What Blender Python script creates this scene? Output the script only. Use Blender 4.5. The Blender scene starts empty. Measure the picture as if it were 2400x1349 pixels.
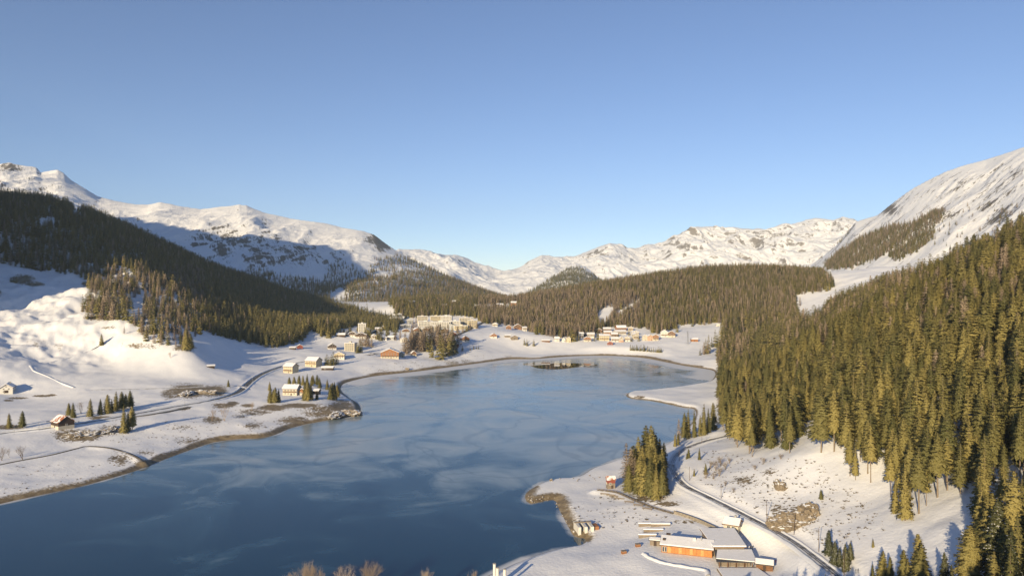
import bpy, bmesh, math, random
import numpy as np
from mathutils import Vector, Matrix

rad = math.radians
scene = bpy.context.scene
COL = scene.collection

# ------------------------------------------------------------------ camera
F, CX, CY, CZ = 1714.0, 1200.0, 674.5, 120.0      # focal length / centre in photo pixels, height over the lake
cam_data = bpy.data.cameras.new('camera')
cam_data.sensor_width = 36.0
cam_data.lens = 36.0 * F / 2400.0
cam_data.clip_start = 1.0
cam_data.clip_end = 40000.0
cam = bpy.data.objects.new('camera', cam_data)
cam.location = (0, 0, CZ)
cam.rotation_euler = (rad(90), 0, 0)
COL.objects.link(cam)
scene.camera = cam

# ------------------------------------------------------------------ sky and sun
SUN_EL, SUN_AZ = rad(15.0), rad(206.0)            # azimuth clockwise from +Y: the sun stands behind the camera, to the left
world = bpy.data.worlds.new('World')
scene.world = world
world.use_nodes = True
wn, wl = world.node_tree.nodes, world.node_tree.links
wn.clear()
sky = wn.new('ShaderNodeTexSky')
sky.sky_type = 'NISHITA'
sky.sun_disc = False
sky.sun_elevation = SUN_EL
sky.sun_rotation = SUN_AZ
sky.altitude = 1650.0
sky.air_density = 0.92
sky.dust_density = 0.1
sky.ozone_density = 2.0
bg = wn.new('ShaderNodeBackground')
bg.inputs['Strength'].default_value = 0.080
wout = wn.new('ShaderNodeOutputWorld')
tint = wn.new('ShaderNodeMix'); tint.data_type = 'RGBA'; tint.blend_type = 'MULTIPLY'; tint.inputs[0].default_value = 1.0
tint.inputs[7].default_value = (0.98, 0.97, 1.08, 1)          # white balance of the photograph
wl.new(sky.outputs['Color'], tint.inputs[6])
wl.new(tint.outputs[2], bg.inputs['Color'])
wl.new(bg.outputs['Background'], wout.inputs['Surface'])

sun_data = bpy.data.lights.new('sun', 'SUN')
sun_data.energy = 4.5
sun_data.angle = rad(0.5)
sun_data.color = (1.0, 0.80, 0.50)
sun = bpy.data.objects.new('sun', sun_data)
LDIR = Vector((-math.sin(SUN_AZ) * math.cos(SUN_EL), -math.cos(SUN_AZ) * math.cos(SUN_EL), -math.sin(SUN_EL)))
sun.rotation_euler = LDIR.to_track_quat('-Z', 'Y').to_euler()
sun.location = (-300, -900, 900)
COL.objects.link(sun)

vs = scene.view_settings
vs.view_transform = 'Standard'
vs.look = 'None'
vs.gamma = 1.0
vs.use_curve_mapping = False
vs.exposure = 0.70
scene.cycles.use_denoising = True
scene.cycles.max_bounces = 5
scene.cycles.diffuse_bounces = 2
scene.cycles.glossy_bounces = 2
scene.cycles.transmission_bounces = 2
scene.cycles.volume_bounces = 0
scene.cycles.caustics_reflective = False
scene.cycles.caustics_refractive = False

# ------------------------------------------------------------------ small helpers
def tag(o, label=None, cat=None, group=None, kind=None):
    if label: o['label'] = label
    if cat: o['category'] = cat
    if group: o['group'] = group
    if kind: o['kind'] = kind
    return o

def link(name, me, parent=None, mats=None):
    o = bpy.data.objects.new(name, me)
    COL.objects.link(o)
    if parent is not None: o.parent = parent
    if mats:
        for m in (mats if isinstance(mats, (list, tuple)) else [mats]):
            me.materials.append(m)
    return o

def empty(name, loc, rz=0.0):
    o = bpy.data.objects.new(name, None)
    COL.objects.link(o)
    o.location = loc
    o.rotation_euler = (0, 0, rz)
    o.empty_display_size = 0.5
    return o

def npmesh(name, verts, faces, smooth=False, matidx=None):
    """numpy vertices (n,3) and a (m,3) or (m,4) face array to a mesh"""
    me = bpy.data.meshes.new(name)
    v = np.ascontiguousarray(verts, dtype=np.float32)
    f = np.ascontiguousarray(faces, dtype=np.int32)
    k = f.shape[1]
    me.vertices.add(len(v)); me.vertices.foreach_set('co', v.ravel())
    me.loops.add(f.size); me.loops.foreach_set('vertex_index', f.ravel())
    me.polygons.add(len(f)); me.polygons.foreach_set('loop_start', np.arange(len(f), dtype=np.int32) * k)
    me.polygons.foreach_set('use_smooth', np.full(len(f), smooth, dtype=bool))
    if matidx is not None:
        me.polygons.foreach_set('material_index', np.asarray(matidx, dtype=np.int32))
    me.update(calc_edges=True)
    return me

def fattr(me, name, arr):
    a = me.attributes.new(name, 'FLOAT', 'POINT')
    a.data.foreach_set('value', np.ascontiguousarray(arr, dtype=np.float32).ravel())

# gradient noise on arrays
def _hash(ix, iy, seed):
    h = (ix.astype(np.int64) * 374761393 + iy.astype(np.int64) * 668265263 + seed * 1442695041) & 0xFFFFFFFF
    h = ((h ^ (h >> 13)) * 1274126177) & 0xFFFFFFFF
    return (h ^ (h >> 16)) & 0xFFFF

def gnoise(x, y, seed=0):
    ix = np.floor(x); iy = np.floor(y)
    fx = x - ix; fy = y - iy
    ux = fx * fx * fx * (fx * (fx * 6 - 15) + 10); uy = fy * fy * fy * (fy * (fy * 6 - 15) + 10)
    def g(dx, dy):
        a = _hash(ix + dx, iy + dy, seed) * (2 * math.pi / 65536.0)
        return np.cos(a) * (fx - dx) + np.sin(a) * (fy - dy)
    n0 = g(0, 0) * (1 - ux) + g(1, 0) * ux
    n1 = g(0, 1) * (1 - ux) + g(1, 1) * ux
    return (n0 * (1 - uy) + n1 * uy) * 1.5

def fbm(x, y, octv=4, seed=0, gain=0.5, ridged=False):
    s = 0.0; a = 1.0; f = 1.0; tot = 0.0
    for i in range(octv):
        n = gnoise(x * f, y * f, seed + i * 17)
        if ridged: n = 1 - 2 * np.abs(n)
        s = s + a * n; tot += a
        a *= gain; f *= 2.03
    return s / tot

def sstep(a, b, x):
    t = np.clip((x - a) / (b - a), 0, 1)
    return t * t * (3 - 2 * t)

def pixY(px, py, Y): return ((px - CX) / F * Y, Y, CZ - (py - CY) / F * Y)
def pixZ(px, py, z): return pixY(px, py, (CZ - z) * F / (py - CY))

def inpoly(x, y, poly):
    x = np.asarray(x, float); y = np.asarray(y, float)
    c = np.zeros(x.shape, bool)
    n = len(poly)
    for i in range(n):
        x1, y1 = poly[i]; x2, y2 = poly[(i + 1) % n]
        if y1 == y2: continue
        c ^= ((y1 > y) != (y2 > y)) & (x < (x2 - x1) * (y - y1) / (y2 - y1) + x1)
    return c

def polydist(x, y, pts, closed):
    """distance to a polyline and the interpolated third coordinate there"""
    d = np.full(x.shape, 1e9); zz = np.zeros(x.shape)
    n = len(pts)
    for i in range(n if closed else n - 1):
        a = pts[i]; b = pts[(i + 1) % n]
        ex, ey = b[0] - a[0], b[1] - a[1]
        L2 = ex * ex + ey * ey + 1e-9
        t = np.clip(((x - a[0]) * ex + (y - a[1]) * ey) / L2, 0, 1)
        dd = (x - a[0] - t * ex) ** 2 + (y - a[1] - t * ey) ** 2
        m = dd < d
        d = np.where(m, dd, d)
        if len(a) > 2: zz = np.where(m, a[2] + t * (b[2] - a[2]), zz)
    return np.sqrt(d), zz

def smooth_line(pts, n=6, closed=False):
    """Catmull-Rom through 2-D or 3-D points"""
    P = [np.array(p, float) for p in pts]
    out = []
    m = len(P)
    rng = range(m) if closed else range(m - 1)
    for i in rng:
        if closed:
            p0, p1, p2, p3 = P[i - 1], P[i], P[(i + 1) % m], P[(i + 2) % m]
        else:
            p1, p2 = P[i], P[i + 1]
            p0 = P[i - 1] if i > 0 else 2 * p1 - p2
            p3 = P[i + 2] if i + 2 < m else 2 * p2 - p1
        for k in range(n):
            t = k / n
            out.append(0.5 * ((2 * p1) + (-p0 + p2) * t + (2 * p0 - 5 * p1 + 4 * p2 - p3) * t * t + (-p0 + 3 * p1 - 3 * p2 + p3) * t ** 3))
    if not closed: out.append(P[-1])
    return out

# ------------------------------------------------------------------ materials
def mat(name):
    m = bpy.data.materials.new(name); m.use_nodes = True
    nt = m.node_tree
    return m, nt, nt.nodes['Principled BSDF']

def N(nt, t, **kw):
    n = nt.nodes.new(t)
    for k, v in kw.items():
        if k in n.inputs.keys() if isinstance(k, str) and k[0].isupper() else False: n.inputs[k].default_value = v
        else: setattr(n, k, v)
    return n

def noise_node(nt, scale, detail=4, rough=0.55, coord='Object', mapscale=None, rot=None):
    tc = nt.nodes.new('ShaderNodeTexCoord')
    src = tc.outputs[coord]
    for key, val in (('Rotation', rot), ('Scale', mapscale)):
        if not val: continue
        mp = nt.nodes.new('ShaderNodeMapping'); mp.inputs[key].default_value = val
        nt.links.new(src, mp.inputs['Vector']); src = mp.outputs['Vector']
    n = nt.nodes.new('ShaderNodeTexNoise')
    n.inputs['Scale'].default_value = scale; n.inputs['Detail'].default_value = detail; n.inputs['Roughness'].default_value = rough
    nt.links.new(src, n.inputs['Vector'])
    return n

def ramp(nt, src, stops):
    r = nt.nodes.new('ShaderNodeValToRGB')
    e = r.color_ramp.elements
    while len(e) < len(stops): e.new(0.5)
    for el, (p, c) in zip(e, stops):
        el.position = p; el.color = (*c, 1) if len(c) == 3 else c
    nt.links.new(src, r.inputs['Fac'])
    return r

def math_node(nt, op, a, b=None, clamp=False):
    n = nt.nodes.new('ShaderNodeMath'); n.operation = op; n.use_clamp = clamp
    for i, v in enumerate((a, b)):
        if v is None: continue
        if isinstance(v, (int, float)): n.inputs[i].default_value = v
        else: nt.links.new(v, n.inputs[i])
    return n.outputs[0]

def mixc(nt, fac, a, b):
    n = nt.nodes.new('ShaderNodeMix'); n.data_type = 'RGBA'
    for s, v in ((n.inputs[0], fac), (n.inputs[6], a), (n.inputs[7], b)):
        if isinstance(v, (int, float)): s.default_value = v
        elif isinstance(v, tuple): s.default_value = (*v, 1)
        else: nt.links.new(v, s)
    return n.outputs[2]

def maprange(nt, src, a, b, lo=0.0, hi=1.0):
    n = nt.nodes.new('ShaderNodeMapRange'); n.interpolation_type = 'SMOOTHSTEP'
    n.inputs['From Min'].default_value = a; n.inputs['From Max'].default_value = b
    n.inputs['To Min'].default_value = lo; n.inputs['To Max'].default_value = hi
    nt.links.new(src, n.inputs['Value'])
    return n.outputs['Result']

def bump(nt, bsdf, height, strength, dist):
    b = nt.nodes.new('ShaderNodeBump')
    b.inputs['Strength'].default_value = strength; b.inputs['Distance'].default_value = dist
    nt.links.new(height, b.inputs['Height']); nt.links.new(b.outputs['Normal'], bsdf.inputs['Normal'])

def attr(nt, name):
    a = nt.nodes.new('ShaderNodeAttribute'); a.attribute_name = name
    return a.outputs['Fac']

SNOW = (0.80, 0.81, 0.83)

def plain(name, col, rough=0.7, var=0.25, scale=1.5, metallic=0.0):
    m, nt, b = mat(name)
    n = noise_node(nt, scale, 4, 0.6)
    d = tuple(c * (1 - var) for c in col); l = tuple(min(1, c * (1 + var)) for c in col)
    nt.links.new(ramp(nt, n.outputs['Fac'], [(0.3, d), (0.7, l)]).outputs['Color'], b.inputs['Base Color'])
    b.inputs['Roughness'].default_value = rough; b.inputs['Metallic'].default_value = metallic
    return m

def mat_ground():
    m, nt, b = mat('snow_ground')
    big = noise_node(nt, 0.06, 6, 0.6); fine = noise_node(nt, 0.55, 5, 0.62); soil = noise_node(nt, 0.22, 5, 0.6)
    sh = attr(nt, 'shore'); bare = attr(nt, 'bare')
    w = math_node(nt, 'ADD', sh, math_node(nt, 'MULTIPLY', math_node(nt, 'SUBTRACT', fine.outputs['Fac'], 0.5), 9.0))
    bank = maprange(nt, w, attr_bank_lo, attr_bank_hi, 1.0, 0.0)
    f2 = math_node(nt, 'ADD', bare, math_node(nt, 'MULTIPLY', math_node(nt, 'SUBTRACT', math_node(nt, 'ADD', math_node(nt, 'MULTIPLY', big.outputs['Fac'], 0.4), math_node(nt, 'MULTIPLY', fine.outputs['Fac'], 0.6)), 0.5), 2.6))
    patch = math_node(nt, 'MULTIPLY', maprange(nt, f2, 0.50, 0.66), maprange(nt, bare, 0.02, 0.12))
    fac = math_node(nt, 'MAXIMUM', bank, patch)
    earth = ramp(nt, soil.outputs['Fac'], [(0.28, (0.085, 0.065, 0.040)), (0.5, (0.19, 0.145, 0.085)), (0.72, (0.31, 0.25, 0.16))]).outputs['Color']
    snow = ramp(nt, big.outputs['Fac'], [(0.25, (0.74, 0.75, 0.78)), (0.7, (0.84, 0.84, 0.85))]).outputs['Color']
    nt.links.new(mixc(nt, fac, snow, earth), b.inputs['Base Color'])
    b.inputs['Roughness'].default_value = 0.75
    bump(nt, b, math_node(nt, 'ADD', fine.outputs['Fac'], math_node(nt, 'MULTIPLY', fac, -0.5)), 0.35, 0.8)
    return m
attr_bank_lo, attr_bank_hi = 4.0, 8.5

def mat_mountain(name, rockcol, k_slope, thr, scale=0.012, turn=0.0, stretch=(1.0, 0.38, 0.5)):
    m, nt, b = mat(name)
    n1 = noise_node(nt, scale, 8, 0.68, mapscale=stretch, rot=(0, 0, turn)); n2 = noise_node(nt, scale * 6, 6, 0.68, mapscale=stretch, rot=(0, 0, turn))
    geo = nt.nodes.new('ShaderNodeNewGeometry'); sep = nt.nodes.new('ShaderNodeSeparateXYZ')
    nt.links.new(geo.outputs['Normal'], sep.inputs[0])
    steep = math_node(nt, 'SUBTRACT', 1.0, sep.outputs['Z'])
    rk = attr(nt, 'rock')
    v = math_node(nt, 'ADD', math_node(nt, 'MULTIPLY', n1.outputs['Fac'], 0.6), math_node(nt, 'MULTIPLY', n2.outputs['Fac'], 0.4))
    v = math_node(nt, 'ADD', v, math_node(nt, 'MULTIPLY', steep, k_slope))
    v = math_node(nt, 'ADD', v, rk)
    fac = maprange(nt, v, thr, thr + 0.06)
    rock = ramp(nt, n2.outputs['Fac'], [(0.3, tuple(c * 0.55 for c in rockcol)), (0.7, rockcol)]).outputs['Color']
    nt.links.new(mixc(nt, fac, SNOW, rock), b.inputs['Base Color'])
    b.inputs['Roughness'].default_value = 0.8
    bump(nt, b, n2.outputs['Fac'], 0.5, 8.0)
    return m
# ------------------------------------------------------------------ the lake outline (photo pixels on the z = 0 plane)
LAKE_PX = [(-420, 1300), (-250, 1252), (-100, 1208), (0, 1180), (100, 1158), (200, 1136), (300, 1108), (350, 1090), (400, 1070), (450, 1052), (500, 1036), (560, 1028),
           (610, 1026), (645, 1018), (680, 1003), (720, 993), (780, 982), (825, 975), (845, 962), (838, 945), (815, 930), (800, 916), (800, 904), (815, 895), (870, 882), (950, 873), (1000, 867),
           (1060, 859), (1120, 851), (1165, 845), (1200, 841), (1250, 841), (1300, 837), (1350, 834), (1420, 833), (1500, 837), (1560, 848), (1600, 856), (1640, 862), (1672, 868),
           (1676, 880), (1660, 895), (1610, 904), (1560, 911), (1510, 916), (1480, 918), (1468, 925), (1478, 933), (1520, 937), (1570, 947), (1600, 954), (1625, 957), (1632, 970),
           (1622, 990), (1600, 1010), (1580, 1030), (1550, 1048), (1500, 1064), (1450, 1077), (1420, 1087), (1390, 1097), (1350, 1119), (1290, 1125), (1250, 1142), (1231, 1160),
           (1243, 1179), (1296, 1170), (1310, 1192), (1332, 1232), (1346, 1255), (1372, 1262), (1362, 1276), (1300, 1288), (1230, 1311), (1150, 1345), (1080, 1372), (900, 1392), (500, 1400), (0, 1400), (-500, 1396)]
LAKE = [pixZ(px, py, 0.0)[:2] for px, py in LAKE_PX]
LAKE = [tuple(p) for p in smooth_line(LAKE, 3, closed=True)]

# ------------------------------------------------------------------ roads, railway and paths: (photo x, photo y, height)
ROAD_PX = [(-220, 1052, 13), (0, 1017, 12), (110, 1004, 12), (220, 988, 12), (320, 970, 12), (420, 952, 12), (500, 938, 12), (545, 925, 11.5), (566, 914, 11), (577, 903, 11),
           (590, 892, 11.5), (608, 880, 12), (632, 869, 12.5), (666, 858, 13.5), (705, 849, 15), (760, 840, 17), (815, 833, 18), (870, 828, 18)]
LANE_PX = [(584, 913, 11), (576, 907.5, 11.2), (560, 904, 12), (525, 903.5, 13), (470, 906, 14), (400, 909, 14.5), (320, 911, 15), (215, 913, 15.5)]
RAIL_PX = [(1765, 1004, 8.5), (1700, 1022, 8.5), (1658, 1032, 8.5), (1617, 1046, 8.5), (1590, 1062, 8.5), (1577, 1079, 8.5), (1575, 1094, 8.5), (1585, 1116, 9), (1606, 1138, 9.2), (1650, 1160, 9.6), (1721, 1195, 10.5),
           (1783, 1227, 11.3), (1825, 1249, 12), (1867, 1275, 12.6), (1908, 1306, 13.2), (1950, 1339, 13.8), (2000, 1382, 14.5), (2070, 1450, 15.5)]
SHORE_PX = [(-150, 1120, 5), (0, 1088, 5), (50, 1078, 5), (121, 1065, 5), (181, 1050, 5.2), (205, 1045, 5.2), (250, 1048, 5), (285, 1056, 4.5), (318, 1069, 3.8), (335, 1081, 3)]
WALK_PX = [(1402, 1147, 4.2), (1442, 1152, 4.2), (1460, 1158, 4.2), (1502, 1177, 4.6), (1544, 1192, 5), (1585, 1204, 5.2), (1630, 1219, 5.4), (1690, 1246, 5.8)]
VILLAGE_ROAD_PX = [(1062, 789, 33), (1085, 779, 35), (1105, 769, 38), (1122, 761, 41), (1135, 754, 44)]
def wline(px, n=8): return [tuple(p) for p in smooth_line([pixZ(*p) for p in px], n)]
ROAD, LANE, RAIL, SHOREPATH, WALK, VROAD = (wline(p) for p in (ROAD_PX, LANE_PX, RAIL_PX, SHORE_PX, WALK_PX, VILLAGE_ROAD_PX))

# ------------------------------------------------------------------ control points of the valley: height over distance, interpolated in (x/y, ln y)
ctrl = []
for px, py, Y in [
    # meadow and wooded hill on the left
    (0, 850, 790), (100, 780, 950), (200, 742, 1010), (100, 690, 1120), (0, 690, 1120), (100, 640, 1330), (0, 622, 1330), (200, 652, 1240), (-200, 600, 1300), (-200, 800, 850), (-300, 700, 1000),
    (0, 470, 1600), (100, 475, 1630), (200, 500, 1690), (300, 540, 1790), (400, 583, 1950), (500, 627, 2150), (600, 662, 2300), (700, 697, 2350), (800, 726, 2200), (900, 750, 2000),
    (-200, 440, 1450), (-500, 380, 1250), (-500, 640, 950), (-450, 850, 680), (-100, 500, 1900), (200, 540, 2050), (400, 640, 2300), (0, 520, 2000),
    (150, 560, 1460), (300, 640, 1300), (300, 600, 1480), (400, 640, 1500), (450, 700, 1400), (500, 685, 1600), (600, 738, 1600), (700, 772, 1600), (560, 772, 1250), (500, 650, 1850), (600, 700, 1900), (700, 735, 1950), (330, 792, 920), (440, 814, 900), (300, 760, 960), (470, 790, 1000), (500, 850, 930), (540, 880, 870), (540, 797, 1090), (600, 811, 1130), (650, 813, 1150), (700, 802, 1230),
    (780, 785, 1300), (860, 772, 1430), (800, 762, 1750), (250, 832, 900), (350, 862, 850), (430, 890, 825), (500, 899, 820), (400, 845, 870),
    (600, 850, 1020), (680, 818, 1140), (800, 805, 1270), (850, 832, 1150), (720, 855, 1010), (800, 842, 1080), (915, 836, 1140), (960, 842, 1110),
    (1010, 835, 1180), (1040, 806, 1270), (1000, 800, 1300), (1100, 803, 1300), (1130, 775, 1450), (1220, 782, 1400), (1300, 785, 1430), (1400, 803, 1370), (1300, 822, 1330), (1200, 815, 1330), (1120, 835, 1200),
    (1450, 793, 1440), (1430, 770, 1570), (1540, 780, 1470), (1650, 773, 1480), (1640, 803, 1340), (1620, 842, 1180), (1500, 815, 1310), (1680, 830, 1200),
    (1030, 765, 1720), (1000, 752, 1850), (950, 775, 1600), (900, 790, 1450), (1100, 755, 1750),
    (1150, 757, 1700), (1250, 778, 1550), (1350, 768, 1600), (1580, 768, 1560), (1690, 757, 1560),
    # wooded hill across the valley
    (930, 715, 2100), (1100, 705, 2300), (1200, 705, 2250), (1300, 690, 2200), (1400, 672, 2200), (1500, 656, 2200), (1640, 636, 2200), (1750, 632, 2200), (1850, 636, 2150), (1920, 645, 2050),
    (1400, 715, 1850), (1600, 690, 1850), (1780, 690, 1800), (1250, 735, 1850),
    (2000, 632, 1850), (1960, 640, 1800), (1985, 655, 1700), (1940, 695, 1600), (1895, 733, 1500), (1820, 745, 1480),
    # wooded slope on the right
    (2400, 538, 900), (2200, 628, 1200), (2050, 668, 1480), (2300, 585, 1050), (2600, 470, 900), (2800, 420, 950), (2600, 640, 600), (3000, 380, 900),
    ]: ctrl.append(pixY(px, py, Y))
for px, py, z in [
    (20, 917, 15.5), (100, 915, 15.5), (-200, 960, 15), (100, 970, 13.5), (300, 930, 13.5), (400, 925, 14), (100, 1050, 7), (0, 1130, 3), (250, 1010, 8.5), (300, 1085, 3), (420, 1000, 7), (500, 985, 7), (400, 1040, 4),
    (600, 930, 10), (690, 922, 9), (760, 925, 9), (640, 960, 9), (780, 945, 8.5), (560, 960, 8), (620, 1000, 5), (640, 900, 10), (720, 890, 9),
    (1480, 1120, 3.5), (1560, 1150, 6), (1350, 1160, 3), (1400, 1230, 3), (1500, 1240, 4), (1620, 1290, 5), (1500, 1320, 4), (1750, 1310, 6), (1300, 1320, 2.5), (1650, 1230, 6), (1730, 1240, 8), (1850, 1330, 8), (1600, 1349, 5),
    (1640, 935, 2.5), (1680, 915, 3), (1600, 935, 2.2), (1680, 975, 4), (1600, 1080, 10), (1640, 1090, 12)]: ctrl.append(pixZ(px, py, z))
ctrl += [(138, 365, 19), (128, 423, 16), (148, 460, 17), (159, 390, 32), (160, 560, 13), (164, 330, 26), (157, 270, 30), (129, 245, 21), (200, 300, 46), (230, 230, 66), (150, 170, 30), (60, 200, 8), (0, 180, 5), (-200, 200, 5), (100, 140, 44), (60, 135, 32), (130, 115, 52), (160, 140, 48), (-100, 130, 5),  # includes an unseen hump below the frame, raised to cast shade
         (205, 700, 5), (240, 600, 55), (300, 600, 84), (420, 600, 142), (220, 430, 56), (300, 430, 96), (265, 900, 5), (350, 900, 34), (460, 900, 84), (350, 1200, 7), (420, 1200, 32), (520, 1200, 74), (390, 1320, 10), (480, 1400, 36),
         (600, 1500, 66), (-400, 260, 10), (-700, 400, 60), (-600, 560, 22), (-600, 150, 60), (300, 150, 110), (450, 350, 190)]
for u in (-1.2, -0.8, -0.5, -0.25, 0.0, 0.25, 0.5, 0.8): ctrl.append((u * 3300, 3300, 40)); ctrl.append((u * 2800, 2800, 75 if u > -0.3 else 130))
for line in (ROAD, LANE, RAIL, SHOREPATH, WALK, VROAD):
    ctrl += line[::6]
ctrl = np.array([c for c in ctrl if c[1] > 60], float)

class Field:
    """a height field on a regular grid in (x/y, ln y), seen out from the camera's foot"""
    def __init__(s, u0, u1, nu, y0, y1, ny):
        s.u = np.linspace(u0, u1, nu); s.l = np.linspace(math.log(y0), math.log(y1), ny)
        s.U, s.L = np.meshgrid(s.u, s.l)          # rows: distance
        s.Y = np.exp(s.L); s.X = s.U * s.Y
        s.Z = np.zeros_like(s.X)
    def at(s, x, y, arr=None):
        arr = s.Z if arr is None else arr
        x = np.asarray(x, float); y = np.maximum(np.asarray(y, float), 1.0)
        a = np.clip((x / y - s.u[0]) / (s.u[1] - s.u[0]), 0, len(s.u) - 1.001)
        b = np.clip((np.log(y) - s.l[0]) / (s.l[1] - s.l[0]), 0, len(s.l) - 1.001)
        i = a.astype(int); j = b.astype(int); a = a - i; b = b - j
        return (arr[j, i] * (1 - a) + arr[j, i + 1] * a) * (1 - b) + (arr[j + 1, i] * (1 - a) + arr[j + 1, i + 1] * a) * b
    def mesh(s, name, attrs):
        ny, nu = s.X.shape
        v = np.stack([s.X, s.Y, s.Z], -1).reshape(-1, 3)
        k = np.arange(ny * nu).reshape(ny, nu)
        f = np.stack([k[:-1, :-1], k[:-1, 1:], k[1:, 1:], k[1:, :-1]], -1).reshape(-1, 4)
        me = npmesh(name, v, f, smooth=True)
        for a, arr in attrs.items(): fattr(me, a, arr)
        return me
    def horizon(s):
        return np.maximum.accumulate((s.Z - CZ) / s.Y, axis=0)

V = Field(-1.1, 1.05, 960, 105.0, 3400.0, 760)
cu, cl, cr = ctrl[:, 0] / ctrl[:, 1], np.log(ctrl[:, 1]), ctrl[:, 2] / ctrl[:, 1]
C2 = 0.03 ** 2
ker = lambda du, dl: np.sqrt(du * du + dl * dl + C2)
n = len(ctrl)
A = np.zeros((n + 3, n + 3))
A[:n, :n] = ker(cu[:, None] - cu[None], cl[:, None] - cl[None]) - np.eye(n) * 0.004
A[:n, n] = 1; A[:n, n + 1] = cu; A[:n, n + 2] = cl
A[n:, :n] = A[:n, n:].T
wgt = np.linalg.solve(A, np.concatenate([cr, [0, 0, 0]]))
rf = np.zeros_like(V.X)
for j in range(V.X.shape[0]):
    rf[j] = ker(V.u[:, None] - cu[None], V.l[j] - cl[None]) @ wgt[:n] + wgt[n] + wgt[n + 1] * V.u + wgt[n + 2] * V.l[j]
z0 = rf * V.Y
# shore distance (only where the lake can be)
near = (V.Y < 1700) & (V.X > -900) & (V.X < 500)
sd = np.full(V.X.shape, 300.0)
d, _ = polydist(V.X[near], V.Y[near], LAKE, True)
ins = inpoly(V.X[near], V.Y[near], LAKE)
sd[near] = np.minimum(np.where(ins, -d, d), 300)
# undulation
PXg = CX + F * V.U
wild = sstep(-430, -560, V.X) * sstep(700, 900, V.Y)                      # hummocky pasture on the left
z0 = z0 + fbm(V.X / 46, V.Y / 46, 4, 77, 0.5, ridged=True) * 4.2 * sstep(-440, -520, V.X) * sstep(800, 900, V.Y) * sstep(1500, 1250, V.Y)
z0 = z0 + fbm(V.X / 90, V.Y / 90, 4, 3) * (1.2 + 13.0 * wild * sstep(1500, 1250, V.Y) + 6 * sstep(60, 130, z0))
z0 = z0 + fbm(V.X / 14, V.Y / 14, 3, 9) * (0.25 + 0.8 * wild + 0.35 * sstep(16, 30, z0) * sstep(900, 500, V.Y) * (V.X > 90))
bank_h = 2.3 + 1.2 * fbm(V.X / 45, V.Y / 45, 3, 5)
land = np.minimum(np.maximum(sd, 0) * 0.42, bank_h) + (np.maximum(z0, 2.3) - 2.3) * sstep(0, 42, sd)
Z = np.where(sd < 0, -np.minimum(6, -sd * 0.3), land)
# roads are graded into the slope
for line, hw, soft in ((ROAD, 4.2, 9), (LANE, 2.0, 6), (RAIL, 3.0, 7), (SHOREPATH, 1.4, 4), (WALK, 1.6, 5), (VROAD, 4, 12)):
    la = np.array(line)
    m = (V.X > la[:, 0].min() - 30) & (V.X < la[:, 0].max() + 30) & (V.Y > la[:, 1].min() - 30) & (V.Y < la[:, 1].max() + 30)
    d, zz = polydist(V.X[m], V.Y[m], line, False)
    k = 1 - sstep(hw, hw + soft, d)
    Z[m] = Z[m] * (1 - k) + (zz - 0.12) * k
# platform under the lakeside restaurant
def flat(Zt, cx_, cy_, r0, r1, z):
    d = np.hypot(V.X - cx_, V.Y - cy_); k = 1 - sstep(r0, r1, d)
    return Zt * (1 - k) + z * k
Z = flat(Z, 82, 312, 24, 40, 5.0)
V.Z = Z
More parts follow.
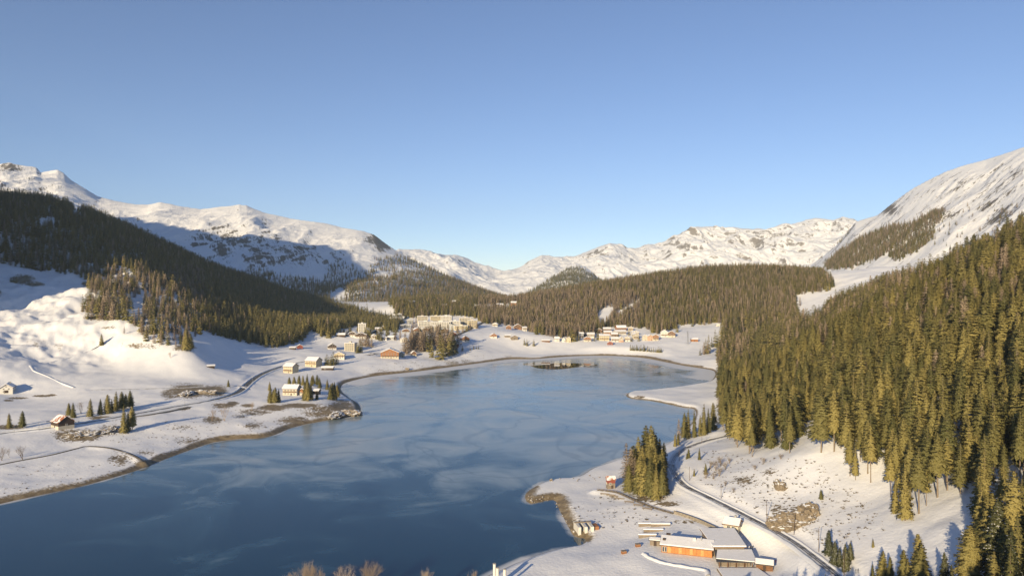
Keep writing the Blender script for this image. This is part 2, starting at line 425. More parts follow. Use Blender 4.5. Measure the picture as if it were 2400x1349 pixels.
# bare ground, dabbed at photo places (photo x, photo y, radius px, strength)
bare = np.zeros_like(Z)
PYg = CY - (Z - CZ) / V.Y * F
for px, py, rx, ry, s in [
    (235, 715, 45, 22, .75), (240, 745, 50, 8, .9), (255, 768, 22, 6, .7), (55, 655, 38, 16, .8), (80, 665, 30, 7, .9), (200, 665, 14, 8, .8), (90, 805, 40, 22, .42), (85, 810, 14, 14, .6), (135, 815, 20, 18, .5), (330, 810, 60, 10, .6), (430, 815, 40, 10, .7),
    (440, 915, 60, 20, 0.95), (500, 915, 45, 16, 0.95), (395, 925, 25, 14, 0.74), (180, 1020, 70, 18, 0.89), (270, 1005, 45, 18, 0.74), (245, 980, 45, 6, 0.95), (20, 1000, 45, 7, 0.94), (150, 988, 60, 5, 0.74),
    (40, 932, 30, 3, 0.94), (100, 927, 25, 3, 0.95), (120, 925, 14, 3, 0.95), (20, 938, 14, 3, 0.94), (430, 955, 22, 8, 0.89), (520, 950, 40, 8, 0.74), (545, 945, 18, 6, 0.95), (500, 985, 28, 14, 0.74), (280, 1075, 40, 22, 0.64), (335, 1090, 30, 20, 0.69), (345, 1060, 40, 14, 0.52), (440, 1030, 45, 14, 0.54),
    (430, 1000, 60, 12, 0.49), (600, 965, 50, 10, 0.76), (640, 955, 45, 9, 0.95), (700, 950, 60, 7, 0.95), (760, 965, 70, 22, 0.76), (800, 955, 40, 22, 0.94), (690, 985, 60, 16, 0.76), (600, 995, 40, 12, 0.64), (560, 975, 30, 8, 0.64), (820, 960, 30, 16, 0.95), (580, 950, 20, 5, 0.94),
    (900, 870, 110, 10, .38), (1000, 860, 90, 9, .4), (940, 850, 90, 5, .36), (1060, 850, 30, 10, .55), (1095, 848, 22, 10, .6), (1020, 842, 70, 6, .35), (830, 840, 60, 6, .45), (870, 829, 30, 4, .8), (1190, 836, 25, 6, .45),
    (1740, 1125, 50, 14, .55), (1800, 1105, 35, 12, .5), (1700, 1130, 20, 8, .5), (1700, 1090, 50, 40, .33), (1720, 1140, 80, 40, .36), (1860, 1205, 52, 46, .5), (1870, 1200, 34, 30, .62), (1900, 1190, 22, 22, .6), (1820, 1195, 22, 22, .5), (1780, 1150, 60, 30, .33), (1950, 1180, 70, 50, .28), (1900, 1120, 90, 30, .25),
    (1520, 1165, 55, 14, .7), (1570, 1180, 40, 8, .8), (1490, 1160, 30, 8, .6), (1440, 1165, 25, 8, .5), (1500, 1185, 60, 10, .3), (1620, 1222, 60, 7, .7), (1265, 1166, 34, 9, .9), (1310, 1190, 16, 30, .8), (1330, 1225, 16, 20, .8), (1370, 1225, 25, 16, .5), (1360, 1250, 24, 14, .8),
    (1480, 1000, 40, 20, .3), (1500, 930, 22, 4, .8), (1250, 800, 10, 4, .3), (1700, 1030, 40, 20, .3), (1850, 1040, 80, 40, .32), (1980, 1100, 60, 50, .3)]:
    g = np.exp(-(((PXg - px) / rx) ** 2 + ((PYg - py) / ry) ** 2) ** 1.5)
    bare = np.maximum(bare, g * s * (V.Y < 1500))
vis = (Z - CZ) / V.Y
under_trees = sstep(75, 110, Z) * 0.18 * (V.X < 0)
bare = np.maximum(bare, under_trees)
# the bank is wide and bare on the lake's near and left side, narrow on the far shelf
shelf = inpoly(PXg, PYg, [(1440, 880), (1720, 850), (1720, 1040), (1560, 1060), (1440, 945)])
lidoshore = inpoly(PXg, PYg, [(1375, 1262), (1380, 1400), (900, 1420), (1000, 1370)])
upper = inpoly(PXg, PYg, [(1250, 1135), (1400, 1060), (1640, 1000), (1640, 1060), (1450, 1110), (1290, 1140)])
sd_col = sd * np.where(shelf, 2.2, 1.0) * np.where(lidoshore, 6.0, 1.0) * np.where(upper, 6.0, 1.0) * np.where((V.Y > 1000), 0.75, 1.0)
sd_col = sd_col + np.where(sd > 0, 4.2 * fbm(V.X / 70, V.Y / 70, 3, 88) + 1.5 * fbm(V.X / 18, V.Y / 18, 2, 89), 0) + 1.0
sd_col = np.where(sd < 0, sd, sd_col)
terr = link('terrain', V.mesh('terrain', {'shore': sd_col, 'bare': bare}), mats=mat_ground())
tag(terr, kind='structure')

def hz(x, y): return float(V.at(x, y))
_march = np.exp(np.linspace(math.log(110), math.log(3300), 5000))
def gp(px, py):
    """the ground point that the photograph shows at this pixel"""
    zr = CZ - (py - CY) / F * _march
    h = V.at((px - CX) / F * _march, _march)
    k = np.nonzero(h >= zr)[0]
    Y = _march[k[0]] if len(k) else 3000.0
    x = (px - CX) / F * Y
    return Vector((x, Y, hz(x, Y)))

# ------------------------------------------------------------------ lake: frozen sheet and a lens of open water
def mat_ice():
    m, nt, b = mat('lake_ice')
    warp = noise_node(nt, 0.006, 3, 0.5, mapscale=(1, 0.55, 1))
    tc = nt.nodes.new('ShaderNodeTexCoord'); va = nt.nodes.new('ShaderNodeVectorMath'); va.operation = 'MULTIPLY_ADD'
    va.inputs[1].default_value = (95, 95, 0)
    nt.links.new(warp.outputs['Color'], va.inputs[0]); nt.links.new(tc.outputs['Object'], va.inputs[2])
    n1 = nt.nodes.new('ShaderNodeTexNoise'); n1.inputs['Scale'].default_value = 0.016; n1.inputs['Detail'].default_value = 5; n1.inputs['Roughness'].default_value = 0.52; n1.inputs['Distortion'].default_value = 1.2
    nt.links.new(va.outputs[0], n1.inputs['Vector'])
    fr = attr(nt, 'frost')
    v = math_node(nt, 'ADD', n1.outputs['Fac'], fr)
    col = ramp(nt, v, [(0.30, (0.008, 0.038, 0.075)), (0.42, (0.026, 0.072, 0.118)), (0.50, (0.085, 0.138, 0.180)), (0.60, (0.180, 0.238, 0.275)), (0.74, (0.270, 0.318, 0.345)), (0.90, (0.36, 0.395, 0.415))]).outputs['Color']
    ln = nt.nodes.new('ShaderNodeTexNoise'); ln.inputs['Scale'].default_value = 0.0075; ln.inputs['Detail'].default_value = 3; ln.inputs['Distortion'].default_value = 1.6
    nt.links.new(va.outputs[0], ln.inputs['Vector'])
    crack = maprange(nt, math_node(nt, 'ABSOLUTE', math_node(nt, 'SUBTRACT', ln.outputs['Fac'], 0.5)), 0.003, 0.026, 0.30, 0.0)
    col = mixc(nt, crack, col, (0.012, 0.05, 0.09))
    rim = attr(nt, 'rim')
    edge = maprange(nt, math_node(nt, 'ADD', rim, math_node(nt, 'MULTIPLY', math_node(nt, 'SUBTRACT', n1.outputs['Fac'], 0.5), 0.9)), 0.45, 0.75)
    nt.links.new(mixc(nt, edge, col, (0.60, 0.62, 0.66)), b.inputs['Base Color'])
    r = ramp(nt, v, [(0.36, (0.04,) * 3), (0.50, (0.09,) * 3), (0.60, (0.15,) * 3), (0.85, (0.24,) * 3)]).outputs['Color']
    rr = mixc(nt, edge, r, (0.7, 0.7, 0.7))
    nt.links.new(rr, b.inputs['Roughness'])
    b.inputs['IOR'].default_value = 1.32
    fine = noise_node(nt, 0.35, 4, 0.6)
    bump(nt, b, fine.outputs['Fac'], 0.04, 0.3)
    return m

bx = np.array(LAKE)
lg = Field(-0.80, 0.36, 300, 258, 1350, 330)
lpx, lpy = CX + F * lg.U, CY + CZ / lg.Y * F
dlk, _ = polydist(lg.X, lg.Y, LAKE, True); inl = inpoly(lg.X, lg.Y, LAKE)
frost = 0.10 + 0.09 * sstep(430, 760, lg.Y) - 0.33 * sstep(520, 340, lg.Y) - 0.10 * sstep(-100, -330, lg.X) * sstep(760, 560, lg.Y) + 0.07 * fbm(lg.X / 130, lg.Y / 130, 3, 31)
far_rim = inpoly(lpx, lpy, [(1040, 800), (1720, 800), (1720, 900), (1500, 868), (1330, 846), (1180, 858), (1040, 885), (900, 895), (830, 905), (790, 890)])
rim = np.where(far_rim, 0.85 * sstep(75, 10, dlk), 0.62 * sstep(10, 0, dlk))
rim = np.where(inpoly(lpx, lpy, [(1390, 840), (1700, 855), (1700, 900), (1560, 880), (1400, 862)]), np.maximum(rim, 0.5 * sstep(120, 20, dlk)), rim)
keep = inl | (dlk < 6)
ny, nu = lg.X.shape
kk = np.arange(ny * nu).reshape(ny, nu)
q = np.stack([kk[:-1, :-1], kk[:-1, 1:], kk[1:, 1:], kk[1:, :-1]], -1).reshape(-1, 4)
q = q[keep.ravel()[q].any(1)]
used, inv = np.unique(q, return_inverse=True)
lv = np.stack([lg.X, lg.Y, np.zeros_like(lg.X)], -1).reshape(-1, 3)[used]
lake_me = npmesh('frozen_lake', lv, inv.reshape(q.shape), smooth=True)
fattr(lake_me, 'frost', frost.ravel()[used]); fattr(lake_me, 'rim', rim.ravel()[used])
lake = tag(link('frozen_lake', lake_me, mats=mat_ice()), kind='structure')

m_water, ntw, bw = mat('open_water')
bw.inputs['Base Color'].default_value = (0.010, 0.018, 0.02, 1); bw.inputs['Roughness'].default_value = 0.03; bw.inputs['IOR'].default_value = 1.33
wnz = noise_node(ntw, 0.5, 2, 0.5); bump(ntw, bw, wnz.outputs['Fac'], 0.012, 0.2)
lens_px = [(1224, 853), (1240, 850), (1262, 848.5), (1300, 849.5), (1340, 850.5), (1380, 852), (1402, 856), (1375, 858), (1345, 861), (1315, 864.5), (1290, 865), (1265, 863), (1245, 858)]
lens = smooth_line([pixZ(a, b, 0)[:2] for a, b in lens_px], 4, closed=True)
bmw = bmesh.new()
bmw.faces.new([bmw.verts.new((p[0], p[1], 0.02)) for p in lens])
mew = bpy.data.meshes.new('open_water'); bmw.normal_update()
if list(bmw.faces)[0].normal.z < 0: bmesh.ops.reverse_faces(bmw, faces=bmw.faces[:])
bmw.to_mesh(mew); bmw.free()
tag(link('open_water', mew, mats=m_water), kind='structure')

# ------------------------------------------------------------------ mountains round the valley
def mountain(name, crest, foot, nu, ny, back, amp, scale, prof, material, rockf, seed, u_pad=0.0, crestn=0.0, aniso=1.0, turn=0.0, sharp=7):
    c = np.array(crest, float)
    cu_ = (c[:, 0] - CX) / F
    f = np.array(foot, float); fu = (f[:, 0] - CX) / F
    u0, u1 = cu_.min() - u_pad, cu_.max() + u_pad
    yc_max = c[:, 2].max()
    fld = Field(u0, u1, nu, f[:, 2].min(), yc_max * 1.25, ny)
    yc = np.interp(fld.u, cu_, c[:, 2])[None]; pyc = np.interp(fld.u, cu_, c[:, 1])[None]
    zc = CZ - (pyc - CY) / F * yc
    zc = zc + crestn * fbm(fld.u[None] * 40, fld.u[None] * 0 + 3.3, 4, seed + 5) * np.ones_like(zc)
    yf = np.interp(fld.u, fu, f[:, 2])[None]; zf = np.interp(fld.u, fu, f[:, 1])[None]
    t = np.clip((fld.Y - yf) / (yc - yf), 0, 1)
    kw = max(3, int(0.09 / (fld.u[1] - fld.u[0]))) | 1
    ker1 = np.hanning(kw + 2)[1:-1]; ker1 /= ker1.sum()
    zs = np.convolve(np.pad(zc[0], kw // 2, mode='edge'), ker1, mode='valid')[None]      # broad shape of the crest
    zfront = zf + (zs - zf) * prof(t) + (zc - zs) * t ** sharp
    zback = zc - back * (fld.Y - yc)
    z = np.where(fld.Y < yc, zfront, zback)
    z = np.where(fld.Y < yf, zf - (yf - fld.Y) * 0.4, z)
    ct, st_ = math.cos(turn), math.sin(turn)
    ax, ay = fld.X * ct + fld.Y * st_, -fld.X * st_ + fld.Y * ct      # ribs run down the slope along the second axis
    wx = 0.35 * scale * fbm(fld.X / scale / 2.2, fld.Y / scale / 2.2, 3, seed + 71)
    nz = fbm((ax + wx) / scale, ay / (scale * aniso), 6, seed, 0.5, ridged=True)
    env = np.minimum(1, 4 * np.clip(t, 0, 1) * 1.0) * (0.12 + 0.88 * np.clip((1 - t) * 5, 0, 1))
    env = env * np.clip((zs - zf) / (0.75 * (zs - zf).max()), 0.12, 1.1)      # low saddles stay smooth
    fld.Z = np.maximum(z + amp * nz * env, -82.0)
    rk = rockf(fld, t, nz) if rockf else np.zeros_like(z)
    o = link(name, fld.mesh(name, {'rock': rk}), mats=material)
    tag(o, kind='structure')
    fld.obj = o
    return fld

def rock_dabs(fld, dabs):
    px = CX + F * fld.U; py = CY - (fld.Z - CZ) / fld.Y * F
    r = np.zeros_like(px)
    for a, b, rx, ry, s in dabs:
        r = np.maximum(r, s * np.exp(-(((px - a) / rx) ** 2 + ((py - b) / ry) ** 2)))
    return r

MB_CREST = [(-700, 250, 4300), (-400, 330, 4400), (-200, 365, 4500), (-60, 380, 4500), (0, 386, 4500), (20, 382, 4500), (45, 388, 4500), (85, 394, 4480), (95, 405, 4460), (115, 402, 4450), (135, 400, 4440), (150, 408, 4420), (165, 422, 4400), (195, 440, 4380), (230, 462, 4350), (260, 469, 4320),
            (300, 478, 4300), (345, 481, 4290), (375, 476, 4280), (400, 479, 4270), (430, 486, 4260), (470, 491, 4250), (510, 486, 4240), (545, 483, 4230), (560, 479, 4230), (578, 481, 4220), (592, 488, 4220), (620, 500, 4200), (660, 508, 4180), (700, 514, 4150), (760, 524, 4100), (800, 534, 4060), (850, 542, 4000), (875, 550, 3980), (900, 568, 3950), (935, 590, 3900),
            (960, 606, 3850), (1000, 625, 3800), (1050, 648, 3750), (1100, 668, 3700), (1160, 690, 3650), (1230, 712, 3600)]
m_left = mat_mountain('left_mountain_snow', (0.17, 0.15, 0.125), 0.55, 0.628, 0.030, -0.5, (1.0, 0.14, 0.4))
MBf = mountain('mountain', MB_CREST, [(-700, 150, 2300), (0, 120, 2300), (400, 90, 2350), (900, 50, 2400), (1230, 40, 2500)], 700, 380, 0.5, 78, 300, lambda t: 0.35 * t + 0.65 * t ** 1.5, m_left,
               lambda f, t, nz: rock_dabs(f, [(20, 392, 30, 12, .25), (60, 398, 40, 8, .12), (140, 405, 10, 10, .1), (540, 570, 55, 45, .17), (620, 595, 70, 50, .16), (700, 595, 70, 45, .16), (480, 555, 40, 30, .14), (780, 610, 50, 30, .13), (560, 485, 25, 10, .12), (880, 560, 30, 18, .25), (900, 575, 25, 15, .25), (470, 560, 30, 20, .12), (800, 560, 50, 20, .06)]) - 0.04, 11, crestn=4, aniso=2.2, turn=-0.36)
MC_CREST = [(1880, 640, 3500), (1905, 618, 3500), (1930, 600, 3450), (1960, 575, 3400), (1985, 545, 3350), (2005, 520, 3300), (2030, 512, 3250), (2055, 505, 3200), (2075, 490, 3150), (2110, 462, 3100), (2145, 438, 3050), (2180, 420, 3000), (2215, 402, 2950), (2260, 388, 2880), (2310, 374, 2800), (2350, 362, 2700), (2400, 345, 2600), (2500, 300, 2500), (2700, 230, 2300), (2950, 180, 2100)]
m_right = mat_mountain('right_mountain_snow', (0.17, 0.145, 0.12), 0.35, 0.622, 0.030, 1.12, (1.0, 0.2, 0.5))
MCf = mountain('mountain', MC_CREST, [(1880, 90, 2300), (2000, 120, 2000), (2200, 150, 1750), (2400, 190, 1450), (2950, 280, 1150)], 460, 320, 0.45, 22, 190, lambda t: 0.55 * t + 0.45 * t ** 1.6, m_right,
               lambda f, t, nz: rock_dabs(f, [(2320, 480, 40, 30, .10), (2350, 440, 40, 40, .07), (2230, 440, 50, 40, .06), (2080, 490, 25, 12, .2), (2200, 500, 50, 20, .08), (2350, 500, 60, 25, .08), (2370, 400, 40, 30, .05)]), 23, crestn=2, aniso=3.5, turn=-1.12)
MD_CREST = [(820, 625, 7600), (880, 602, 7600), (935, 583, 7600), (960, 585, 7600), (985, 586, 7600), (1010, 592, 7650), (1040, 596, 7700), (1065, 597, 7700), (1090, 607, 7700), (1120, 620, 7750), (1150, 628, 7800), (1180, 640, 7800), (1215, 627, 7850), (1245, 612, 7900), (1270, 600, 7900), (1285, 600, 7900), (1320, 610, 7900), (1345, 598, 7900), (1370, 590, 7900), (1400, 580, 7900), (1430, 572, 7900), (1450, 576, 7900), (1470, 585, 7900), (1500, 582, 7950), (1530, 579, 8000), (1555, 572, 8000), (1575, 560, 8000), (1600, 548, 8000), (1630, 535, 8000), (1660, 532, 8000), (1680, 533, 8000), (1700, 539, 8000), (1720, 535, 8000), (1750, 538, 8000), (1790, 541, 7950), (1820, 532, 7900), (1850, 525, 7850), (1880, 519, 7800), (1905, 515, 7750), (1930, 517, 7700), (1950, 521, 7700), (1975, 512, 7700), (2000, 513, 7700), (2030, 528, 7700), (2100, 560, 7700), (2250, 600, 7700)]
m_back = mat_mountain('back_mountain_snow', (0.27, 0.24, 0.21), 0.45, 0.664, 0.030, -0.25, (1.0, 0.30, 0.45))
MDf = mountain('mountain', MD_CREST, [(820, 60, 4300), (1180, 30, 4600), (2250, 60, 4300)], 760, 340, 0.5, 150, 560, lambda t: 0.45 * t + 0.55 * t ** 1.4, m_back,
               lambda f, t, nz: 0.06 * sstep(0.35, 0.9, t) + rock_dabs(f, [(1440, 610, 80, 25, .05), (1760, 570, 60, 25, .06), (1620, 560, 60, 20, .04)]), 37, crestn=22, aniso=2.4, turn=0.25, sharp=2.6)
ME_CREST = [(1190, 705, 5200), (1230, 684, 5200), (1270, 658, 5200), (1305, 640, 5200), (1330, 622, 5200), (1348, 615, 5200), (1372, 625, 5150), (1400, 648, 5100), (1430, 672, 5000), (1480, 700, 5000)]
MEf = mountain('mountain', ME_CREST, [(1190, 20, 4200), (1340, 20, 4000), (1480, 20, 4200)], 120, 120, 0.4, 20, 300, lambda t: t, m_back, lambda f, t, nz: np.full_like(t, 0.0), 41, crestn=3, aniso=3.0, turn=0.5)

# high unseen ridge left of the view, crest shaped to cast shade over the wooded hill and the far slope
sx = np.linspace(-4300, -760, 240); sy = np.linspace(-200, 3300, 170)
SX, SY = np.meshgrid(sx, sy)
SHADE_SPUR = [(-1330, 1000, 520), (-1000, 1000, 385), (-890, 1005, 315)]  # lower spur, added out of view to shade the upper wooded hill
RIDGE = [(-1320, 700, 330), (-1340, 1000, 520), (-1450, 1264, 715), (-1650, 1626, 840), (-1790, 1768, 880), (-1950, 1745, 890), (-2311, 1783, 925), (-2844, 2046, 1030), (-3600, 2300, 950)]
dr_, zr_ = polydist(SX, SY, RIDGE, False)
SZ = zr_ - 1.25 * dr_ * np.where(dr_ > 500, 0.75, 1.0) - np.where(dr_ > 500, 156, 0) + 26 * fbm(SX / 300, SY / 300, 5, 51, 0.5, ridged=True) - 20
dr2, zr2 = polydist(SX, SY, SHADE_SPUR, False)
SZ = np.maximum(SZ, zr2 - 1.3 * dr2 + 8 * fbm(SX / 90, SY / 90, 4, 52))
SZ = np.maximum(SZ, -60)
k2 = np.arange(SX.size).reshape(SX.shape)
sf = np.stack([k2[:-1, :-1], k2[:-1, 1:], k2[1:, 1:], k2[1:, :-1]], -1).reshape(-1, 4)
sme = npmesh('mountain', np.stack([SX, SY, SZ], -1).reshape(-1, 3), sf, smooth=True)
fattr(sme, 'rock', np.zeros(SX.size))
tag(link('mountain', sme, mats=m_left), kind='structure')
# ------------------------------------------------------------------ trees
rnd = random.Random(7)
def mat_needles(name, c_dark, c_light, snow=0.0):
    m, nt, b = mat(name)
    oi = nt.nodes.new('ShaderNodeObjectInfo')
    n = noise_node(nt, 0.6, 3, 0.6)
    f = math_node(nt, 'ADD', math_node(nt, 'MULTIPLY', oi.outputs['Random'], 0.62), math_node(nt, 'MULTIPLY', n.outputs['Fac'], 0.45))
    c = ramp(nt, f, [(0.15, c_dark), (0.85, c_light)]).outputs['Color']
    if snow:
        geo = nt.nodes.new('ShaderNodeNewGeometry'); sep = nt.nodes.new('ShaderNodeSeparateXYZ')
        nt.links.new(geo.outputs['True Normal'], sep.inputs[0])
        n2 = noise_node(nt, 2.4, 3, 0.6)
        up = math_node(nt, 'ABSOLUTE', sep.outputs['Z'])
        fac = maprange(nt, math_node(nt, 'ADD', math_node(nt, 'MULTIPLY', up, 0.35), n2.outputs['Fac']), 0.93 - snow * 0.2, 1.0 - snow * 0.2)
        c = mixc(nt, fac, c, SNOW)
    nt.links.new(c, b.inputs['Base Color'])
    b.inputs['Roughness'].default_value = 0.75
    b.inputs['Specular IOR Level'].default_value = 0.2
    return m

M_SPRUCE = mat_needles('spruce_needles', (0.080, 0.084, 0.032), (0.265, 0.222, 0.078))
M_SNOWY = mat_needles('snowy_spruce_needles', (0.030, 0.038, 0.018), (0.085, 0.085, 0.034), 0.2)
M_LARCH = mat_needles('larch_twigs', (0.22, 0.168, 0.125), (0.46, 0.36, 0.265))
M_BARK = plain('bark', (0.16, 0.12, 0.085), 0.9, 0.35, 2.0)
M_GREYBARK = plain('grey_bark', (0.20, 0.16, 0.12), 0.9, 0.3, 2.0)

def trunk_geo(h, r, bend, n=6, seg=6, top=1.0):
    v, f = [], []
    for i in range(seg + 1):
        t = i / seg
        rr = r * (1 - t) ** 0.8 + 0.02 if i else r * 1.25
        for k in range(n):
            a = 2 * math.pi * k / n
            v.append((rr * math.cos(a) + bend[0] * t * t, rr * math.sin(a) + bend[1] * t * t, -1.2 * (i == 0) + h * top * t))
    for i in range(seg):
        for k in range(n):
            a = i * n + k; b = i * n + (k + 1) % n
            f.append((a, b, b + n)); f.append((a, b + n, a + n))
    return v, f

def spruce_geo(seed, levels=30, per=8, base=0.12, R=0.155, fine=True, h=25.0, pw=0.64):
    """drooping jagged branches in whorls round a leader"""
    rg = random.Random(seed)
    v, f = [], []
    def tri(a, b, c):
        i = len(v); v.extend((a, b, c)); f.append((i, i + 1, i + 2))
    side = rg.uniform(0, 6.28)
    for l in range(levels):
        t = base + (1 - base) * ((l + rg.uniform(0, .6)) / levels) ** 0.92
        if t > 0.985: t = 0.985
        prof = (1 - t) / (1 - base)
        rad_ = R * h * (prof ** pw) * (0.62 + 0.38 * min(1, (t - base) / 0.09 + 0.25))
        nb = max(3, int(per * (0.55 + 0.45 * prof) + 0.5))
        a0 = rg.uniform(0, 6.28)
        for k in range(nb):
            if rg.random() < 0.07: continue
            a = a0 + 6.283 * (k + rg.uniform(-.35, .35)) / nb
            L = rad_ * rg.uniform(0.62, 1.18) * (1 + 0.14 * math.cos(a - side))
            up = 0.34 * (1 - prof) - 0.06
            dr = rg.uniform(0.28, 0.5) * prof + 0.06
            ca, sa = math.cos(a), math.sin(a)
            def pt(s, w=0.0, dz=0.0):
                rr = L * s
                return (ca * rr - sa * w, sa * rr + ca * w, h * t + L * (up * s - dr * s * s + 0.22 * dr * s ** 4) + dz)
            W = L * rg.uniform(0.24, 0.34) + 0.15
            if fine:
                st = (0.05, 0.34, 0.62, 0.84, 1.0)
                wd = (0.35, 1.0, 0.85, 0.5, 0.0)
                for i in range(4):
                    s0, s1 = st[i], st[i + 1]
                    for sg in (-1, 1):
                        w1 = W * wd[i + 1] * rg.uniform(.7, 1.25); w0 = W * wd[i] * 0.35
                        sag = -0.30 * w1 - rg.uniform(0, .25)
                        tri(pt(s0), pt(s1), pt(s1 - 0.07, sg * w1, sag))
                        if i < 3: tri(pt(s0 + 0.05), pt(s1 + 0.10, sg * w1 * 1.05, sag * 1.3), pt(s0 + 0.02, sg * w0, sag * .8))
                    dz = rg.uniform(.55, 1.25) * (0.35 + 0.65 * prof) + .1
                    wc = W * (wd[i + 1] * .8 + .25)
                    tri(pt(s1, -wc * rg.uniform(.6, 1.2), -.12), pt(s1, wc * rg.uniform(.6, 1.2), -.12), pt(s1 - .06, rg.uniform(-.3, .3) * wc, -dz))
                    if rg.random() < 0.6:
                        q = pt((s0 + s1) / 2)
                        tri(pt(s0), pt(s1), (q[0] + rg.uniform(-.12, .12), q[1] + rg.uniform(-.12, .12), q[2] - dz * .8))
            else:
                for sg in (-1, 1):
                    w1 = W * rg.uniform(.8, 1.3)
                    tri(pt(0.0), pt(1.0), pt(0.62, sg * w1, -0.45 * w1))
                q = pt(0.6)
                tri(pt(0.15), pt(0.95), (q[0], q[1], q[2] - rg.uniform(.6, 1.3) * (0.35 + 0.65 * prof)))
                tri(pt(.9, -W * 1.1, -.15), pt(.9, W * 1.1, -.15), pt(.8, rg.uniform(-.4, .4) * W, -rg.uniform(.9, 1.9) * (0.35 + 0.65 * prof)))
                tri(pt(.5, -W * 1.1, -.15), pt(.5, W * 1.1, -.15), pt(.5, rg.uniform(-.4, .4) * W, -rg.uniform(.9, 1.9) * (0.35 + 0.65 * prof)))
    for k in range(4):
        a = k * 1.57
        tri((0.16 * math.cos(a), 0.16 * math.sin(a), h * 0.93), (0.16 * math.cos(a + 1.57), 0.16 * math.sin(a + 1.57), h * 0.93), (0, 0, h * 1.005))
    return v, f

def larch_geo(seed, levels=26, per=6, base=0.14, R=0.13, h=22.0, twigs=9, thick=1.0):
    rg = random.Random(seed)
    v, f = [], []
    def tri(a, b, c):
        i = len(v); v.extend((a, b, c)); f.append((i, i + 1, i + 2))
    for l in range(levels):
        t = base + (1 - base) * ((l + rg.uniform(0, .8)) / levels)
        prof = max(0.0, 1 - t) / (1 - base)
        rad_ = R * h * prof ** 0.7 * min(1, 0.5 + (t - base) / 0.15)
        a0 = rg.uniform(0, 6.28)
        for k in range(per):
            if rg.random() < .12: continue
            a = a0 + 6.283 * (k + rg.uniform(-.35, .35)) / per
            L = rad_ * rg.uniform(.5, 1.2) + 0.15
            ca, sa = math.cos(a), math.sin(a)
            up = 0.15 + 0.35 * (1 - prof); dr = rg.uniform(.2, .45) * prof
            def pt(s, w=0.0, dz=0.0):
                return (ca * L * s - sa * w, sa * L * s + ca * w, h * t + L * (up * s - dr * s * s) + dz)
            w = 0.05 + 0.012 * L
            tri(pt(0, -w), pt(0, w), pt(1)); tri(pt(0, 0, -w), pt(0, 0, w), pt(1))
            for q in range(twigs):
                s = rg.uniform(.12, 1.0); sg = rg.choice((-1, 1)); tl = rg.uniform(.35, .9) * (0.35 + 0.5 * L / 2.5)
                p = pt(s); e = pt(min(1.15, s + .12), sg * tl * rg.uniform(.3, 1), rg.uniform(-.55, .45) * tl)
                d = (0.095 + 0.06 * rg.random()) * thick
                tri(p, (p[0] + rg.uniform(-d, d), p[1] + rg.uniform(-d, d), p[2] + d * 1.3), e)
    return v, f

def bare_tree_geo(seed, h=7.0, spread=0.5, stems=4, depth=4):
    """leafless broadleaf tree or bush: forking tapered twigs"""
    rg = random.Random(seed)
    v, f = [], []
    def limb(p, d, L, r, lev):
        e = p + d * L
        side = d.orthogonal().normalized(); s2 = d.cross(side)
        i = len(v)
        for c, rr in ((p, r), (e, r * 0.6)):
            for k in range(3):
                a = k * 2.094
                v.append(tuple(c + (side * math.cos(a) + s2 * math.sin(a)) * rr))
        for k in range(3):
            a, b = i + k, i + (k + 1) % 3
            f.append((a, b, b + 3)); f.append((a, b + 3, a + 3))
        if lev == 0: return
        for k in range(rg.choice((2, 3, 3))):
            nd = (d + Vector((rg.uniform(-1, 1), rg.uniform(-1, 1), rg.uniform(-.2, .6))) * spread).normalized()
            limb(p + d * L * rg.uniform(.6, 1.0), nd, L * rg.uniform(.58, .85), r * 0.55, lev - 1)
    for s in range(stems):
        d = Vector((rg.uniform(-.35, .35), rg.uniform(-.35, .35), 1)).normalized()
        limb(Vector((rg.uniform(-.3, .3), rg.uniform(-.3, .3), -0.3)), d, h * 0.34, 0.07 + h * 0.008, depth)
    return v, f

def soft_normals(me, v, n_crown):
    """needles scatter light like a rounded mass: lean the normals outward from the stem"""
    v = np.asarray(v, float); h = v[:, 2].max()
    r = np.random.RandomState(len(v))
    nr = np.stack([v[:, 0], v[:, 1], 0.10 * np.hypot(v[:, 0], v[:, 1]) + 0.25 + 0.05 * (h - v[:, 2])], 1) + 1e-4
    nr /= np.linalg.norm(nr, axis=1)[:, None]
    nr += r.normal(0, .38, nr.shape); nr /= np.linalg.norm(nr, axis=1)[:, None]
    nr[n_crown:] = v[n_crown:] * (1, 1, 0) + (0, 0, .01); nr[n_crown:] /= np.linalg.norm(nr[n_crown:], axis=1)[:, None] + 1e-9
    me.polygons.foreach_set('use_smooth', np.ones(len(me.polygons), bool))
    me.normals_split_custom_set_from_vertices([tuple(x) for x in nr])

def outward(v, f):
    """turn each small face so that its front looks away from the stem"""
    v = np.asarray(v, float); f = np.array(f)
    a, b, c = v[f[:, 0]], v[f[:, 1]], v[f[:, 2]]
    nf = np.cross(b - a, c - a); ce = (a + b + c) / 3
    flip = (nf[:, 0] * ce[:, 0] + nf[:, 1] * ce[:, 1] + nf[:, 2] * 0.12 * np.hypot(ce[:, 0], ce[:, 1])) < 0
    f[flip] = f[flip][:, ::-1]
    return f

def geo_mesh(name, v, f, m, soft=False):
    if soft: f = outward(v, f)
    me = npmesh(name, np.array(v), np.array(f)); me.materials.append(m)
    if soft: soft_normals(me, v, len(v))
    return me

def join_mesh(name, parts):
    V_, F_, MI = [], [], []; mats = []
    for (v, f), m in parts:
        f = [tuple(int(i) for i in t) for t in outward(v, f)]; o = len(V_); V_ += list(v); F_ += [tuple(i + o for i in t) for t in f]; MI += [len(mats)] * len(f); mats.append(m)
    me = npmesh(name, np.array(V_), np.array(F_), matidx=MI)
    for m in mats: me.materials.append(m)
    soft_normals(me, V_, len(parts[0][0][0]))
    return me

